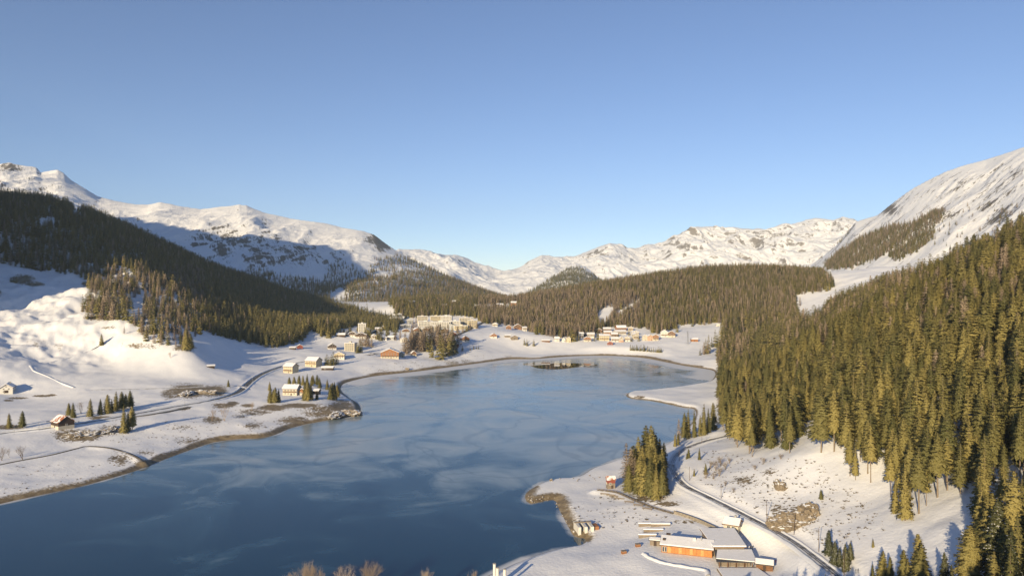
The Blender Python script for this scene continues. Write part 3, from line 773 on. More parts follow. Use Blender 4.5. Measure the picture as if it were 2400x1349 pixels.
# kinds: (crown mesh, trunk mesh, joined mesh, model height)
KIND = {}
def add_kind(key, crown, trunk, mc, mt, h):
    KIND.setdefault(key, []).append((geo_mesh('crown', *crown, mc, soft=True), geo_mesh('trunk', *trunk, mt), join_mesh(key, [(crown, mc), (trunk, mt)]), h))
for i in range(6): add_kind('spruce', spruce_geo(100 + i, 34, 9, (.05, .10, .08, .14, .06, .2)[i], (.175, .20, .16, .215, .14, .19)[i], pw=(.64, .52, .8, .58, .7, .45)[i]), trunk_geo(25, .27, (rnd.uniform(-.3, .3), rnd.uniform(-.3, .3))), M_SPRUCE, M_BARK, 25)
for i in range(4): add_kind('tall', spruce_geo(140 + i, 30, 9, (.20, .34, .26, .42)[i], (.165, .14, .19, .15)[i], h=30, pw=(.6, .5, .48, .72)[i]), trunk_geo(30, .27, (rnd.uniform(-.5, .5), rnd.uniform(-.5, .5))), M_SPRUCE, M_GREYBARK, 30)
for i in range(3): add_kind('snowy', spruce_geo(180 + i, 30, 9, (.04, .08, .06)[i], (.20, .18, .21)[i], h=18), trunk_geo(18, .2, (0, 0)), M_SNOWY, M_BARK, 18)
for i in range(4): add_kind('larch', larch_geo(220 + i, 32, 7, (.10, .18, .14, .1)[i], (.16, .145, .175, .15)[i], twigs=13), trunk_geo(22, .22, (rnd.uniform(-.3, .3), rnd.uniform(-.3, .3)), top=1.0), M_LARCH, M_GREYBARK, 22)
for i in range(6): add_kind('far_spruce', spruce_geo(300 + i, 16, 6, .08, (.175, .21, .155, .19, .14, .22)[i], fine=False, pw=(.64, .5, .78, .58, .7, .46)[i]), trunk_geo(25, .22, (0, 0), 4, 2), M_SPRUCE, M_BARK, 25)
for i in range(3): add_kind('far_larch', larch_geo(340 + i, 26, 7, .05, .17, twigs=9, thick=3.2), trunk_geo(22, .2, (0, 0), 4, 2), M_LARCH, M_GREYBARK, 22)

def tuft_geo(seed):
    rg = random.Random(seed); v, f = [], []
    for k in range(26):
        a = rg.uniform(0, 6.28); r = rg.uniform(0, .35); l = rg.uniform(.4, 1.0); d = rg.uniform(.1, .6)
        x, y = r * math.cos(a), r * math.sin(a); i = len(v)
        v += [(x - .06, y, -.1), (x + .06, y + .05, -.1), (x + d * math.cos(a), y + d * math.sin(a), l)]; f.append((i, i + 1, i + 2))
    return v, f
M_TUFT = plain('dry_grass', (0.16, 0.12, 0.07), .9, .4, 1.2)
for i in range(3): add_kind('tuft', tuft_geo(500 + i), trunk_geo(.3, .03, (0, 0), 3, 1), M_TUFT, M_BARK, 1)
tree_lib = bpy.data.collections.new('tree_models')
LIB = []                    # names sort in the order of creation, which is the order Pick Instance uses
LIBIDX = {}
for key, vs_ in KIND.items():
    for i, t in enumerate(vs_):
        o = bpy.data.objects.new('model_%02d' % len(LIB), t[2])
        tree_lib.objects.link(o)
        LIBIDX[(key, i)] = len(LIB); LIB.append(o)

def instancer():
    ng = bpy.data.node_groups.new('plant_trees', 'GeometryNodeTree')
    ng.interface.new_socket('Geometry', in_out='INPUT', socket_type='NodeSocketGeometry')
    ng.interface.new_socket('Geometry', in_out='OUTPUT', socket_type='NodeSocketGeometry')
    gi, go = ng.nodes.new('NodeGroupInput'), ng.nodes.new('NodeGroupOutput')
    ci = ng.nodes.new('GeometryNodeCollectionInfo'); ci.inputs['Collection'].default_value = tree_lib; ci.inputs['Separate Children'].default_value = True
    ip = ng.nodes.new('GeometryNodeInstanceOnPoints'); ip.inputs['Pick Instance'].default_value = True
    def na(nm, dt):
        a = ng.nodes.new('GeometryNodeInputNamedAttribute'); a.data_type = dt; a.inputs['Name'].default_value = nm
        return a.outputs['Attribute']
    cr = ng.nodes.new('ShaderNodeCombineXYZ')
    ng.links.new(na('rot', 'FLOAT'), cr.inputs['Z'])
    ng.links.new(gi.outputs[0], ip.inputs['Points']); ng.links.new(ci.outputs[0], ip.inputs['Instance'])
    ng.links.new(na('idx', 'INT'), ip.inputs['Instance Index']); ng.links.new(cr.outputs[0], ip.inputs['Rotation']); ng.links.new(na('scl', 'FLOAT_VECTOR'), ip.inputs['Scale'])
    ng.links.new(ip.outputs[0], go.inputs[0])
    return ng
PLANT = instancer()

def forest(name, label, trees, cat='forest'):
    """trees: list of (x, y, z, height, kind, variant, slim); one countless mass"""
    me = bpy.data.meshes.new(name)
    me.vertices.add(len(trees))
    me.vertices.foreach_set('co', np.array([t[:3] for t in trees], np.float32).ravel())
    r = np.random.RandomState(len(trees))
    a = me.attributes.new('rot', 'FLOAT', 'POINT'); a.data.foreach_set('value', r.uniform(0, 6.283, len(trees)).astype(np.float32))
    a = me.attributes.new('idx', 'INT', 'POINT'); a.data.foreach_set('value', np.array([LIBIDX[(t[4], t[5])] for t in trees], np.int32))
    s = np.array([(t[3] / KIND[t[4]][t[5]][3] * t[6], t[3] / KIND[t[4]][t[5]][3] * t[6], t[3] / KIND[t[4]][t[5]][3]) for t in trees], np.float32)
    a = me.attributes.new('scl', 'FLOAT_VECTOR', 'POINT'); a.data.foreach_set('vector', s.ravel())
    me.update()
    o = link(name, me)
    md = o.modifiers.new('plant_trees', 'NODES'); md.node_group = PLANT
    return tag(o, label, cat, kind='stuff')

TREE_NAME = {'spruce': 'spruce_tree', 'tall': 'spruce_tree', 'snowy': 'spruce_tree', 'larch': 'larch_tree', 'far_spruce': 'spruce_tree', 'far_larch': 'larch_tree'}
def single_tree(x, y, z, h, kind, var, slim, label, group, rot=None):
    c, t, _, mh = KIND[kind][var]
    root = empty(TREE_NAME[kind], (x, y, z), rnd.uniform(0, 6.28) if rot is None else rot)
    s = h / mh
    root.scale = (s * slim, s * slim, s)
    link('trunk', t, root); link('crown', c, root)
    tag(root, label, 'tree', group)
    return root

def bare_single(px, py, h, seed, label, group=None, name='bare_tree', m=None, **kw):
    p = gp(px, py)
    root = empty(name, p)
    v, f = bare_tree_geo(seed, h, **kw)
    a = [t for t in f]
    half = len(f)
    me = geo_mesh('branches', v, f, m or M_LARCH)
    link('branches', me, root)
    tag(root, label, 'tree' if name == 'bare_tree' else 'bush', group)
    return root

# ---------------- scatter over a field inside a photo polygon
def scatter(fld, poly, spacing, seed, y0, y1, x0, x1, hmin=0, occl=None, extra=None, clear=None, gap=0.0, dens=None):
    r = np.random.RandomState(seed)
    gx, gy = np.meshgrid(np.arange(x0, x1, spacing), np.arange(y0, y1, spacing))
    x = gx.ravel() + r.uniform(-.48, .48, gx.size) * spacing; y = gy.ravel() + r.uniform(-.48, .48, gx.size) * spacing
    m = (x / y > fld.u[0]) & (x / y < fld.u[-1]) & (y > math.exp(fld.l[0])) & (y < math.exp(fld.l[-1]))
    x, y = x[m], y[m]
    z = fld.at(x, y)
    px = CX + F * x / y; py = CY - (z - CZ) / y * F
    # ragged edge
    px_j = px + r.normal(0, 1, len(px)) * 3; py_j = py + r.normal(0, 1, len(px)) * 2
    ok = inpoly(px_j, py_j, poly)
    if clear:
        for c in clear: ok &= ~inpoly(px_j, py_j, c)
    if gap:
        ok &= (fbm(x / 60, y / 60, 3, seed) > -1 + gap)
    if dens is not None:
        ok &= r.uniform(0, 1, len(x)) < dens(px, py, x, y)
    hv = fld.at(x, y, fld.hor)
    vis_ = (z + 26 - CZ) / y >= hv - 1e-4
    if occl is not None:
        ho = np.interp(x / y, occl.u, occl.hor[-1]); vis_ &= (z + 20 - CZ) / y > ho
    ok &= vis_
    return x[ok], y[ok], z[ok], px[ok], py[ok]

V.hor = V.horizon()
for f_ in (MBf, MCf, MDf, MEf): f_.hor = f_.horizon()
ROADS_ALL = [ROAD, LANE, RAIL, WALK, VROAD]
def off_roads(x, y, w=6.0):
    ok = np.ones(len(x), bool)
    for l in ROADS_ALL:
        d, _ = polydist(np.asarray(x), np.asarray(y), l[::2], False); ok &= d > w
    return ok

POLY_LEFT = [(-350, 430), (0, 462), (100, 468), (200, 492), (300, 532), (400, 575), (500, 618), (600, 652), (700, 690), (800, 720), (900, 745), (945, 756), (925, 776), (880, 772), (845, 762), (800, 770), (782, 790), (758, 792), (735, 775), (712, 795), (690, 806), (640, 814), (600, 806), (560, 800), (500, 782), (470, 776), (455, 812), (425, 822), (390, 812), (345, 808), (310, 798), (305, 765), (330, 740), (310, 715), (300, 748), (255, 752), (215, 744), (190, 735), (215, 700), (205, 665), (180, 645), (140, 640), (90, 636), (40, 625), (0, 620), (-350, 560)]
CLEAR_LEFT = [[(90, 515), (125, 510), (130, 525), (95, 530)], [(170, 490), (190, 490), (190, 505), (170, 505)], [(305, 700), (340, 690), (335, 745), (300, 750)]]
POLY_MID = [(915, 712), (960, 703), (1100, 705), (1200, 705), (1300, 690), (1400, 672), (1500, 656), (1640, 636), (1750, 632), (1850, 634), (1930, 645), (1955, 660), (1945, 690), (1880, 720), (1865, 745), (1800, 752), (1735, 770), (1700, 765), (1690, 755), (1640, 760), (1600, 762), (1585, 768), (1540, 782), (1510, 768), (1440, 765), (1410, 775), (1380, 790), (1330, 795), (1290, 786), (1255, 780), (1225, 768), (1175, 760), (1130, 755), (1110, 742), (1040, 738), (960, 745), (930, 740)]
CLEAR_MID = [[(1400, 735), (1425, 715), (1440, 722), (1425, 760), (1400, 765)], [(1440, 735), (1500, 700), (1505, 708), (1452, 745)], [(1110, 715), (1215, 712), (1215, 724), (1110, 726)], [(1050, 705), (1075, 703), (1075, 715), (1050, 716)], [(960, 708), (975, 706), (975, 714), (960, 714)], [(1280, 750), (1330, 730), (1335, 736), (1285, 757)]]
POLY_RIGHT = [(1692, 775), (1735, 765), (1790, 752), (1860, 748), (1920, 735), (1965, 718), (2052, 684), (2200, 644), (2300, 600), (2420, 548), (2700, 456), (2700, 1500), (2260, 1500), (2270, 1349), (2290, 1260), (2300, 1180), (2260, 1160), (2215, 1150), (2190, 1190), (2160, 1225), (2080, 1225), (2060, 1190), (2040, 1150), (1990, 1125), (1960, 1090), (1930, 1065), (1880, 1050), (1850, 1070), (1830, 1050), (1790, 1050), (1765, 1068), (1730, 1050), (1700, 1020), (1688, 960), (1686, 860)]
CLEAR_RIGHT = [[(1862, 694), (1960, 676), (1955, 715), (1928, 750), (1895, 768), (1872, 760)], [(2080, 700), (2120, 690), (2120, 730), (2085, 730)], [(1755, 815), (1775, 812), (1775, 845), (1760, 845)], [(1820, 858), (1840, 855), (1845, 880), (1825, 880)], [(1968, 775), (1985, 775), (1980, 795), (1968, 795)], [(1870, 1000), (1915, 985), (1920, 1065), (1880, 1060)]]

all_trees = []      # valley trees: dicts
def put(xs, ys, zs, pxs, pys, region, hfun, kindfun, seed):
    rg = random.Random(seed)
    for x, y, z, px, py in zip(xs, ys, zs, pxs, pys):
        k = kindfun(px, py, rg)
        h = hfun(px, py, rg) * (0.9 if 'larch' in k else 1.0)
        far = y > 900
        if far: k = {'spruce': 'far_spruce', 'tall': 'far_spruce', 'snowy': 'far_spruce', 'larch': 'far_larch'}[k]
        all_trees.append([x, y, z - 0.3, h, k, rg.randrange(len(KIND[k])), rg.uniform(.95, 1.4), region, px, py])

def k_left(px, py, rg):
    p = 0.07
    if py > 640 and px < 480: p = 0.5
    if px < 520 and py > 560: p = max(p, .14)
    if px > 520: p = 0.04
    return 'larch' if rg.random() < p else 'spruce'
r_ = scatter(V, POLY_LEFT, 7.2, 1, 760, 2500, -1300, -250, clear=CLEAR_LEFT, gap=0.22, dens=lambda px, py, x, y: np.where((px < 470) & (py > 690), 0.5, np.where((py > 600) & (px < 330), .7, 1.0)))
put(*r_, 'left', lambda px, py, rg: rg.triangular(9, 30, 18), k_left, 1)
def k_mid(px, py, rg):
    p = 0.7 if px < 1500 and py > 690 else 0.42 if px < 1500 else 0.34
    if px > 1650 and py > 690: p = 0.45
    if px < 1120: p = 0.2
    return 'larch' if rg.random() < p else 'spruce'
r_ = scatter(V, POLY_MID, 7.0, 2, 1380, 2450, -420, 1100, clear=CLEAR_MID + [[(1862, 694), (1960, 676), (1955, 715), (1928, 750), (1895, 768), (1872, 760)]], gap=0.46)
put(*r_, 'mid', lambda px, py, rg: rg.triangular(11, 29, 20), k_mid, 2)
def k_right(px, py, rg):
    if px > 2050 and py > 1210: return 'snowy' if rg.random() < .12 else 'spruce'
    if py > 960: return 'tall' if rg.random() < .85 else 'spruce'
    p = 0.28 if py < 800 else 0.10
    if px < 1760 and 800 < py < 880: p = .4
    if rg.random() < p: return 'larch'
    return 'tall' if rg.random() < .55 else 'spruce'
r_ = scatter(V, POLY_RIGHT, 8.3, 3, 200, 1600, 100, 1200, clear=CLEAR_RIGHT, gap=0.58)
ok = off_roads(r_[0], r_[1], 9)
r_ = tuple(a[ok] for a in r_)
put(*r_, 'right', lambda px, py, rg: rg.triangular(13, 37, 29) if py < 1150 else rg.uniform(11, 28), k_right, 3)
# wood below the frame on the same slope, whose shade reaches the lower right corner
for i in range(240):
    y = rnd.uniform(108, 215); x = rnd.uniform(50, 235)
    if not off_roads([x], [y], 10)[0]: continue
    z = hz(x, y)
    room = CZ - 0.405 * y - z          # stays under the lower edge of the view
    if room < 7: continue
    all_trees.append([x, y, z - .3, rnd.uniform(.8, 1) * min(26, room), 'spruce', rnd.randrange(4), 1.0, 'right', 2200, 1500])

# mountain woods
far_trees = []
def put_far(fld, poly, spacing, seed, y0, y1, x0, x1, h, larch, **kw):
    xs, ys, zs, px, py = scatter(fld, poly, spacing, seed, y0, y1, x0, x1, occl=V, **kw)
    rg = random.Random(seed)
    out = []
    for x, y, z in zip(xs, ys, zs):
        k = 'far_larch' if rg.random() < larch else 'far_spruce'
        out.append((x, y, z - .4, rg.uniform(*h), k, rg.randrange(len(KIND[k])), rg.uniform(.9, 1.3)))
    return out
wood_b = put_far(MBf, [(520, 655), (560, 640), (610, 630), (660, 650), (700, 650), (760, 660), (780, 612), (830, 620), (860, 640), (880, 610), (920, 600), (960, 604), (1000, 622), (1050, 646), (1100, 666), (1160, 688), (1230, 712), (1230, 760), (520, 760)], 11.5, 61, 2350, 4000, -1700, 120, (14, 23), 0.3, gap=0.38,
                 clear=[[(940, 622), (980, 628), (975, 636), (935, 632)], [(770, 690), (800, 672), (820, 690), (790, 715)], [(900, 655), (880, 640), (930, 640)]], dens=lambda px, py, x, y: np.clip(0.5 + (py - 640) / 60, 0.35, 1.0))
wood_c = put_far(MCf, [(1930, 622), (1960, 595), (2000, 570), (2050, 545), (2090, 530), (2140, 525), (2180, 500), (2215, 495), (2205, 520), (2170, 545), (2120, 570), (2080, 595), (2040, 612), (2000, 628), (1940, 632)], 8, 62, 1500, 3300, 500, 2200, (13, 22), 0.35, gap=0.25)
wood_c += put_far(MCf, [(2080, 600), (2140, 560), (2185, 540), (2190, 555), (2150, 590), (2100, 612)], 8, 63, 1500, 3300, 500, 2200, (13, 22), 0.2, gap=0.3)
wood_c += put_far(MCf, [(1800, 620), (1870, 600), (1900, 575), (1960, 545), (1990, 535), (1985, 552), (1950, 580), (1920, 605), (1890, 625), (1850, 630)], 16, 64, 1500, 3600, 500, 2200, (12, 18), 0.3, gap=0.7)
wood_c += put_far(MCf, [(2150, 500), (2400, 470), (2400, 560), (2200, 600)], 34, 65, 1400, 3300, 500, 2200, (9, 16), 0.5, gap=0.9)
wood_e = put_far(MEf, [(1190, 712), (1240, 686), (1290, 655), (1335, 628), (1360, 628), (1390, 645), (1420, 670), (1470, 705)], 12, 66, 4000, 5300, -100, 900, (16, 24), 0.02, gap=0.62)
print('trees', len(all_trees), len(wood_b), len(wood_c), len(wood_e))
forest('mountain_forest', 'blue-shaded conifer belt under the long snowy ridge', wood_b)
forest('mountain_forest', 'conifer and larch patches climbing the steep sunlit snow mountain', wood_c)
forest('mountain_forest', 'dark wooded spur before the farthest snow peaks', wood_e)
# ------------------------------------------------------------------ building kit
class MB:
    """collects boxes, prisms and bars; build() links them as one mesh"""
    def __init__(s): s.v, s.f = [], []
    def add(s, vs, fs):
        o = len(s.v); s.v += [tuple(p) for p in vs]; s.f += [tuple(i + o for i in f) for f in fs]; return s
    def box(s, x0, x1, y0, y1, z0, z1):
        return s.add([(x0, y0, z0), (x1, y0, z0), (x1, y1, z0), (x0, y1, z0), (x0, y0, z1), (x1, y0, z1), (x1, y1, z1), (x0, y1, z1)],
                     [(0, 3, 2, 1), (4, 5, 6, 7), (0, 1, 5, 4), (1, 2, 6, 5), (2, 3, 7, 6), (3, 0, 4, 7)])
    def bar(s, a, b, w, h=None):
        a, b = Vector(a), Vector(b); d = (b - a).normalized(); h = h or w
        u = d.cross(Vector((0, 0, 1)))
        u = u.normalized() if u.length > 1e-3 else Vector((1, 0, 0))
        n = u.cross(d)
        q = [u * sx * w / 2 + n * sz * h / 2 for sx, sz in ((-1, -1), (1, -1), (1, 1), (-1, 1))]
        return s.add([a + p for p in q] + [b + p for p in q], [(0, 3, 2, 1), (4, 5, 6, 7), (0, 1, 5, 4), (1, 2, 6, 5), (2, 3, 7, 6), (3, 0, 4, 7)])
    def slab(s, quad, t):
        """a plate of thickness t under the quad (given counter-clockwise from above)"""
        q = [Vector(p) for p in quad]; n = (q[1] - q[0]).cross(q[3] - q[0]).normalized() * t
        return s.add(q + [p - n for p in q], [(0, 1, 2, 3), (7, 6, 5, 4), (0, 4, 5, 1), (1, 5, 6, 2), (2, 6, 7, 3), (3, 7, 4, 0)])
    def tube(s, a, b, r0, r1=None, n=8):
        a, b = Vector(a), Vector(b); r1 = r0 if r1 is None else r1
        d = (b - a).normalized(); u = d.orthogonal().normalized(); w = d.cross(u)
        vs = [c + (u * math.cos(6.2832 * k / n) + w * math.sin(6.2832 * k / n)) * r for c, r in ((a, r0), (b, r1)) for k in range(n)]
        return s.add(vs, [(k, (k + 1) % n, n + (k + 1) % n, n + k) for k in range(n)] + [tuple(range(n - 1, -1, -1)), tuple(range(n, 2 * n))])
    def build(s, name, m, parent=None):
        me = bpy.data.meshes.new(name); me.from_pydata(s.v, [], s.f); me.update(); me.materials.append(m)
        return link(name, me, parent)

def mat_planks(name, col, scale=2.2):
    m, nt, b = mat(name)
    n = noise_node(nt, 1.2, 4, 0.6, mapscale=(1, 1, scale * 2.5))
    nt.links.new(ramp(nt, n.outputs['Fac'], [(0.3, tuple(c * .55 for c in col)), (0.7, tuple(min(1, c * 1.25) for c in col))]).outputs['Color'], b.inputs['Base Color'])
    b.inputs['Roughness'].default_value = 0.8
    return m
def mat_rust():
    m, nt, b = mat('rusty_roof_sheet')
    n = noise_node(nt, 0.35, 5, 0.6); n2 = noise_node(nt, 2.5, 4, 0.6)
    c = ramp(nt, n2.outputs['Fac'], [(0.3, (0.20, 0.065, 0.025)), (0.7, (0.42, 0.15, 0.06))]).outputs['Color']
    fac = maprange(nt, n.outputs['Fac'], 0.44, 0.56)
    nt.links.new(mixc(nt, fac, c, (0.78, 0.77, 0.78)), b.inputs['Base Color']); b.inputs['Roughness'].default_value = 0.7
    return m
M_WHITE = plain('white_plaster', (0.60, 0.58, 0.54), .85, .08)
M_CREAM = plain('cream_plaster', (0.50, 0.455, 0.37), .85, .08)
M_YELLOW = plain('yellow_plaster', (0.52, 0.45, 0.31), .85, .1)
M_PINK = plain('salmon_plaster', (0.55, 0.36, 0.25), .85, .1)
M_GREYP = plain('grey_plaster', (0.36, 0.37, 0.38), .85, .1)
M_TIMBER = mat_planks('brown_timber', (0.17, 0.085, 0.04))
M_ORANGE = mat_planks('orange_timber', (0.31, 0.14, 0.06))
M_DARKT = mat_planks('dark_timber', (0.055, 0.035, 0.025))
M_REDT = mat_planks('red_timber', (0.24, 0.06, 0.04))
M_GREYT = mat_planks('weathered_timber', (0.22, 0.18, 0.14))
M_TILE = plain('roof_tile', (0.16, 0.10, 0.07), .8, .3, 3.0)
M_REDROOF = plain('red_roof', (0.34, 0.12, 0.06), .8, .25, 2.0)
M_DARKROOF = plain('dark_roof', (0.06, 0.06, 0.065), .7, .3, 2.0)
M_RUST = mat_rust()
M_ROOFSNOW = plain('roof_snow', (0.80, 0.80, 0.82), .7, .06, .6)
M_GLASS = plain('window_glass', (0.035, 0.05, 0.07), .12, .4, 1.0)
M_FRAME = plain('window_frame_paint', (0.62, 0.58, 0.5), .6, .1)
M_STONE = plain('rubble_stone', (0.24, 0.21, 0.17), .9, .5, 1.1)
M_STEEL = plain('galvanised_steel', (0.30, 0.31, 0.32), .45, .15, 2.0, .7)
M_WOOD = mat_planks('pole_wood', (0.14, 0.10, 0.07))
M_CONCRETE = plain('concrete', (0.34, 0.33, 0.31), .9, .2, .8)
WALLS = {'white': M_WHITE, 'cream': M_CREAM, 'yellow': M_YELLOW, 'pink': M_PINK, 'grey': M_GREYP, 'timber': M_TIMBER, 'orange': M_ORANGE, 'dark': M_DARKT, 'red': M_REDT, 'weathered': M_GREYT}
ROOFS = {'tile': M_TILE, 'red': M_REDROOF, 'dark': M_DARKROOF, 'rust': M_RUST}

_win = {}
def window_mesh(w, h, d=0.12):
    """an opening with a proud frame, mullion and a set-back pane; local y points out of the wall"""
    k = (round(w, 2), round(h, 2))
    if k not in _win:
        fr = MB(); t = 0.13
        fr.box(-w / 2, w / 2, -0.02, d, -h / 2, -h / 2 + t); fr.box(-w / 2, w / 2, -0.02, d, h / 2 - t, h / 2)
        fr.box(-w / 2, -w / 2 + t, -0.02, d, -h / 2 + t, h / 2 - t); fr.box(w / 2 - t, w / 2, -0.02, d, -h / 2 + t, h / 2 - t)
        fr.box(-t / 3, t / 3, -0.02, d * .8, -h / 2 + t, h / 2 - t)
        pn = MB().box(-w / 2 + t * .9, w / 2 - t * .9, -0.015, 0.04, -h / 2 + t * .9, h / 2 - t * .9)
        out = []
        for m_, mt, nm in ((fr, M_FRAME, 'window'), (pn, M_GLASS, 'pane')):
            me = bpy.data.meshes.new(nm); me.from_pydata(m_.v, [], m_.f); me.update(); me.materials.append(mt); out.append(me)
        _win[k] = out
    return _win[k]

def window(parent, x, y, z, rz, w=1.3, h=1.4):
    fm, pm = window_mesh(w, h)
    o = link('window', fm, parent); o.location = (x, y, z); o.rotation_euler = (0, 0, rz)
    link('pane', pm, o)
    return o

def face_windows(parent, face, w, d, zs, n, ww, wh, skip=(), margin=1.2):
    """rows of windows on one face of a w x d body: 'f' front, 'b' back, 'l' left, 'r' right"""
    L = w if face in 'fb' else d
    k = 0
    for z in zs:
        for i in range(n):
            k += 1
            if k - 1 in skip: continue
            p = -L / 2 + margin + (L - 2 * margin) * ((i + .5) / n)
            if face == 'f': window(parent, p, -d / 2, z, math.pi, ww, wh)
            elif face == 'b': window(parent, p, d / 2, z, 0, ww, wh)
            elif face == 'l': window(parent, -w / 2, p, z, math.pi / 2, ww, wh)
            else: window(parent, w / 2, p, z, -math.pi / 2, ww, wh)

def house(name, label, px, py, w, d, he, hr, rz=0.0, wall='white', upper=None, split=0.5, roof='tile', gable='front', snow=0.5, nf=3, ns=2, balcony=False, chimney=True, door=True, storeys=2, group=None, cat='house', over=0.9, at=None, garage=False, sink=2.5):
    """gabled house: plaster base, timber upper storey, overhanging roof with its snow, windows, door, balcony, chimney"""
    p = at or gp(px, py)
    root = empty(name, p, rz)
    wm = WALLS[wall]; um = WALLS[upper] if upper else wm
    zs = he * split if upper else he
    lo = MB().box(-w / 2, w / 2, -d / 2, d / 2, -sink, zs)
    wo = lo.build('wall', wm, root)
    e = 0.06 if upper else 0.0
    g = MB()
    W, D = w / 2 + e, d / 2 + e
    if upper: g.box(-W, W, -D, D, zs, he)
    if gable == 'front':
        g.add([(-W, -D, he), (W, -D, he), (0, -D, hr), (-W, D, he), (W, D, he), (0, D, hr)], [(0, 1, 2), (5, 4, 3), (0, 2, 5, 3), (1, 4, 5, 2), (0, 3, 4, 1)])
    else:
        g.add([(-W, -D, he), (-W, D, he), (-W, 0, hr), (W, -D, he), (W, D, he), (W, 0, hr)], [(0, 2, 1), (3, 4, 5), (0, 3, 5, 2), (1, 2, 5, 4), (0, 1, 4, 3)])
    g.build('gable_wall', um, root)
    # roof plates
    rf, sn = MB(), MB()
    def plates(m, lift, th, inset):
        if gable == 'front':
            hw = w / 2 + over - inset; dd = d / 2 + over - inset; sl = (hr - he) / (w / 2)
            zr = hr + lift; zo = hr + lift - sl * hw
            m.slab([(0, -dd, zr), (hw, -dd, zo), (hw, dd, zo), (0, dd, zr)], th)
            m.slab([(-hw, -dd, zo), (0, -dd, zr), (0, dd, zr), (-hw, dd, zo)], th)
        else:
            hd = d / 2 + over - inset; ww = w / 2 + over - inset; sl = (hr - he) / (d / 2)
            zr = hr + lift; zo = hr + lift - sl * hd
            m.slab([(-ww, -hd, zo), (ww, -hd, zo), (ww, 0, zr), (-ww, 0, zr)], th)
            m.slab([(-ww, 0, zr), (ww, 0, zr), (ww, hd, zo), (-ww, hd, zo)], th)
    plates(rf, 0.26, 0.24, 0.0)
    ro = rf.build('roof', ROOFS[roof], root)
    if snow > 0:
        plates(sn, 0.27 + snow, snow, 0.18)
        so = sn.build('roof_snow', M_ROOFSNOW, ro)
    if chimney:
        cx_ = w * 0.18; cy_ = d * 0.12
        MB().box(cx_ - .45, cx_ + .45, cy_ - .45, cy_ + .45, hr - 2.0, hr + 1.5).build('chimney', M_CONCRETE, ro)
    zs_ = [he * (i + .55) / storeys for i in range(storeys)]
    ww, wh = min(1.5, w / (max(nf, 2) * 2.1)), min(1.5, he / storeys * .5)
    sk = (nf // 2,) if (door or garage) else ()
    if nf: face_windows(root, 'f', w + 2 * e, d + 2 * e, zs_, nf, ww, wh, sk)
    if ns:
        for fc in 'lr': face_windows(root, fc, w + 2 * e, d + 2 * e, zs_, ns, ww, wh)
    if nf and gable == 'front' and hr - he > 2.4 and w > 8:
        window(root, 0, -d / 2 - e, he + (hr - he) * .35, math.pi, ww, wh * .9)
    if door:
        dx = -w / 2 + 1.2 + (w - 2.4) * ((nf // 2 + .5) / max(nf, 1)) if nf else 0
        dr = MB().box(dx - .6, dx + .6, -d / 2 - .1, -d / 2 + .05, -.1, 2.1).build('door', M_DARKT, root)
        MB().box(dx + .35, dx + .45, -d / 2 - .16, -d / 2 - .1, .95, 1.1).build('handle', M_STEEL, dr)
    if garage:
        MB().box(-1.9, 1.9, -d / 2 - .1, -d / 2 + .05, -.1, 2.6).build('garage_door', M_DARKT, root)
    if balcony:
        zb = he * (1.0 / storeys) + 0.15
        b = MB().box(-w * .46, w * .46, -d / 2 - 1.3, -d / 2 - e - .003, zb - .15, zb)
        bo = b.build('balcony', M_TIMBER if (upper or wall) != 'dark' else M_DARKT, root)
        MB().box(-w * .46, w * .46, -d / 2 - 1.38, -d / 2 - 1.28, zb + .003, zb + .95).build('railing', M_TIMBER, bo)
    tag(root, label, cat, group)
    return root

def block(name, label, px, py, w, d, h, rz, wall, floors, bays, group=None, sides=2, setback=None, snow=.5, cat='apartment block', balconies=True):
    """flat-roofed block: walls, floor slabs with balconies, window grid, parapet roof with snow"""
    p = gp(px, py)
    root = empty(name, p, rz)
    wm = WALLS[wall]
    MB().box(-w / 2, w / 2, -d / 2, d / 2, -3, h).build('wall', wm, root)
    ro = MB().box(-w / 2 - .5, w / 2 + .5, -d / 2 - .5, d / 2 + .5, h + .003, h + .5).build('roof', M_CONCRETE, root)
    MB().box(-w / 2 - .3, w / 2 + .3, -d / 2 - .3, d / 2 + .3, h + .503, h + .5 + snow).build('roof_snow', M_ROOFSNOW, ro)
    MB().box(-w * .12, w * .1, -d * .2, d * .2, h + .45, h + 2.8).build('lift_house', wm, ro)
    fh = h / floors
    zs = [fh * (i + .55) for i in range(floors)]
    face_windows(root, 'f', w, d, zs, bays, min(2.4, w / bays * .7), fh * .62)
    for fc in 'lr': face_windows(root, fc, w, d, zs, sides, 1.6, fh * .5)
    if balconies:
        for i in range(1, floors):
            b = MB().box(-w / 2 + .4, w / 2 - .4, -d / 2 - 1.2, -d / 2 - .003, fh * i - .1, fh * i + .12).build('balcony', wm, root)
    tag(root, label, cat, group)
    return root

def mpp(px, py):
    """metres per photo pixel at a ground pixel"""
    return gp(px, py).y / F

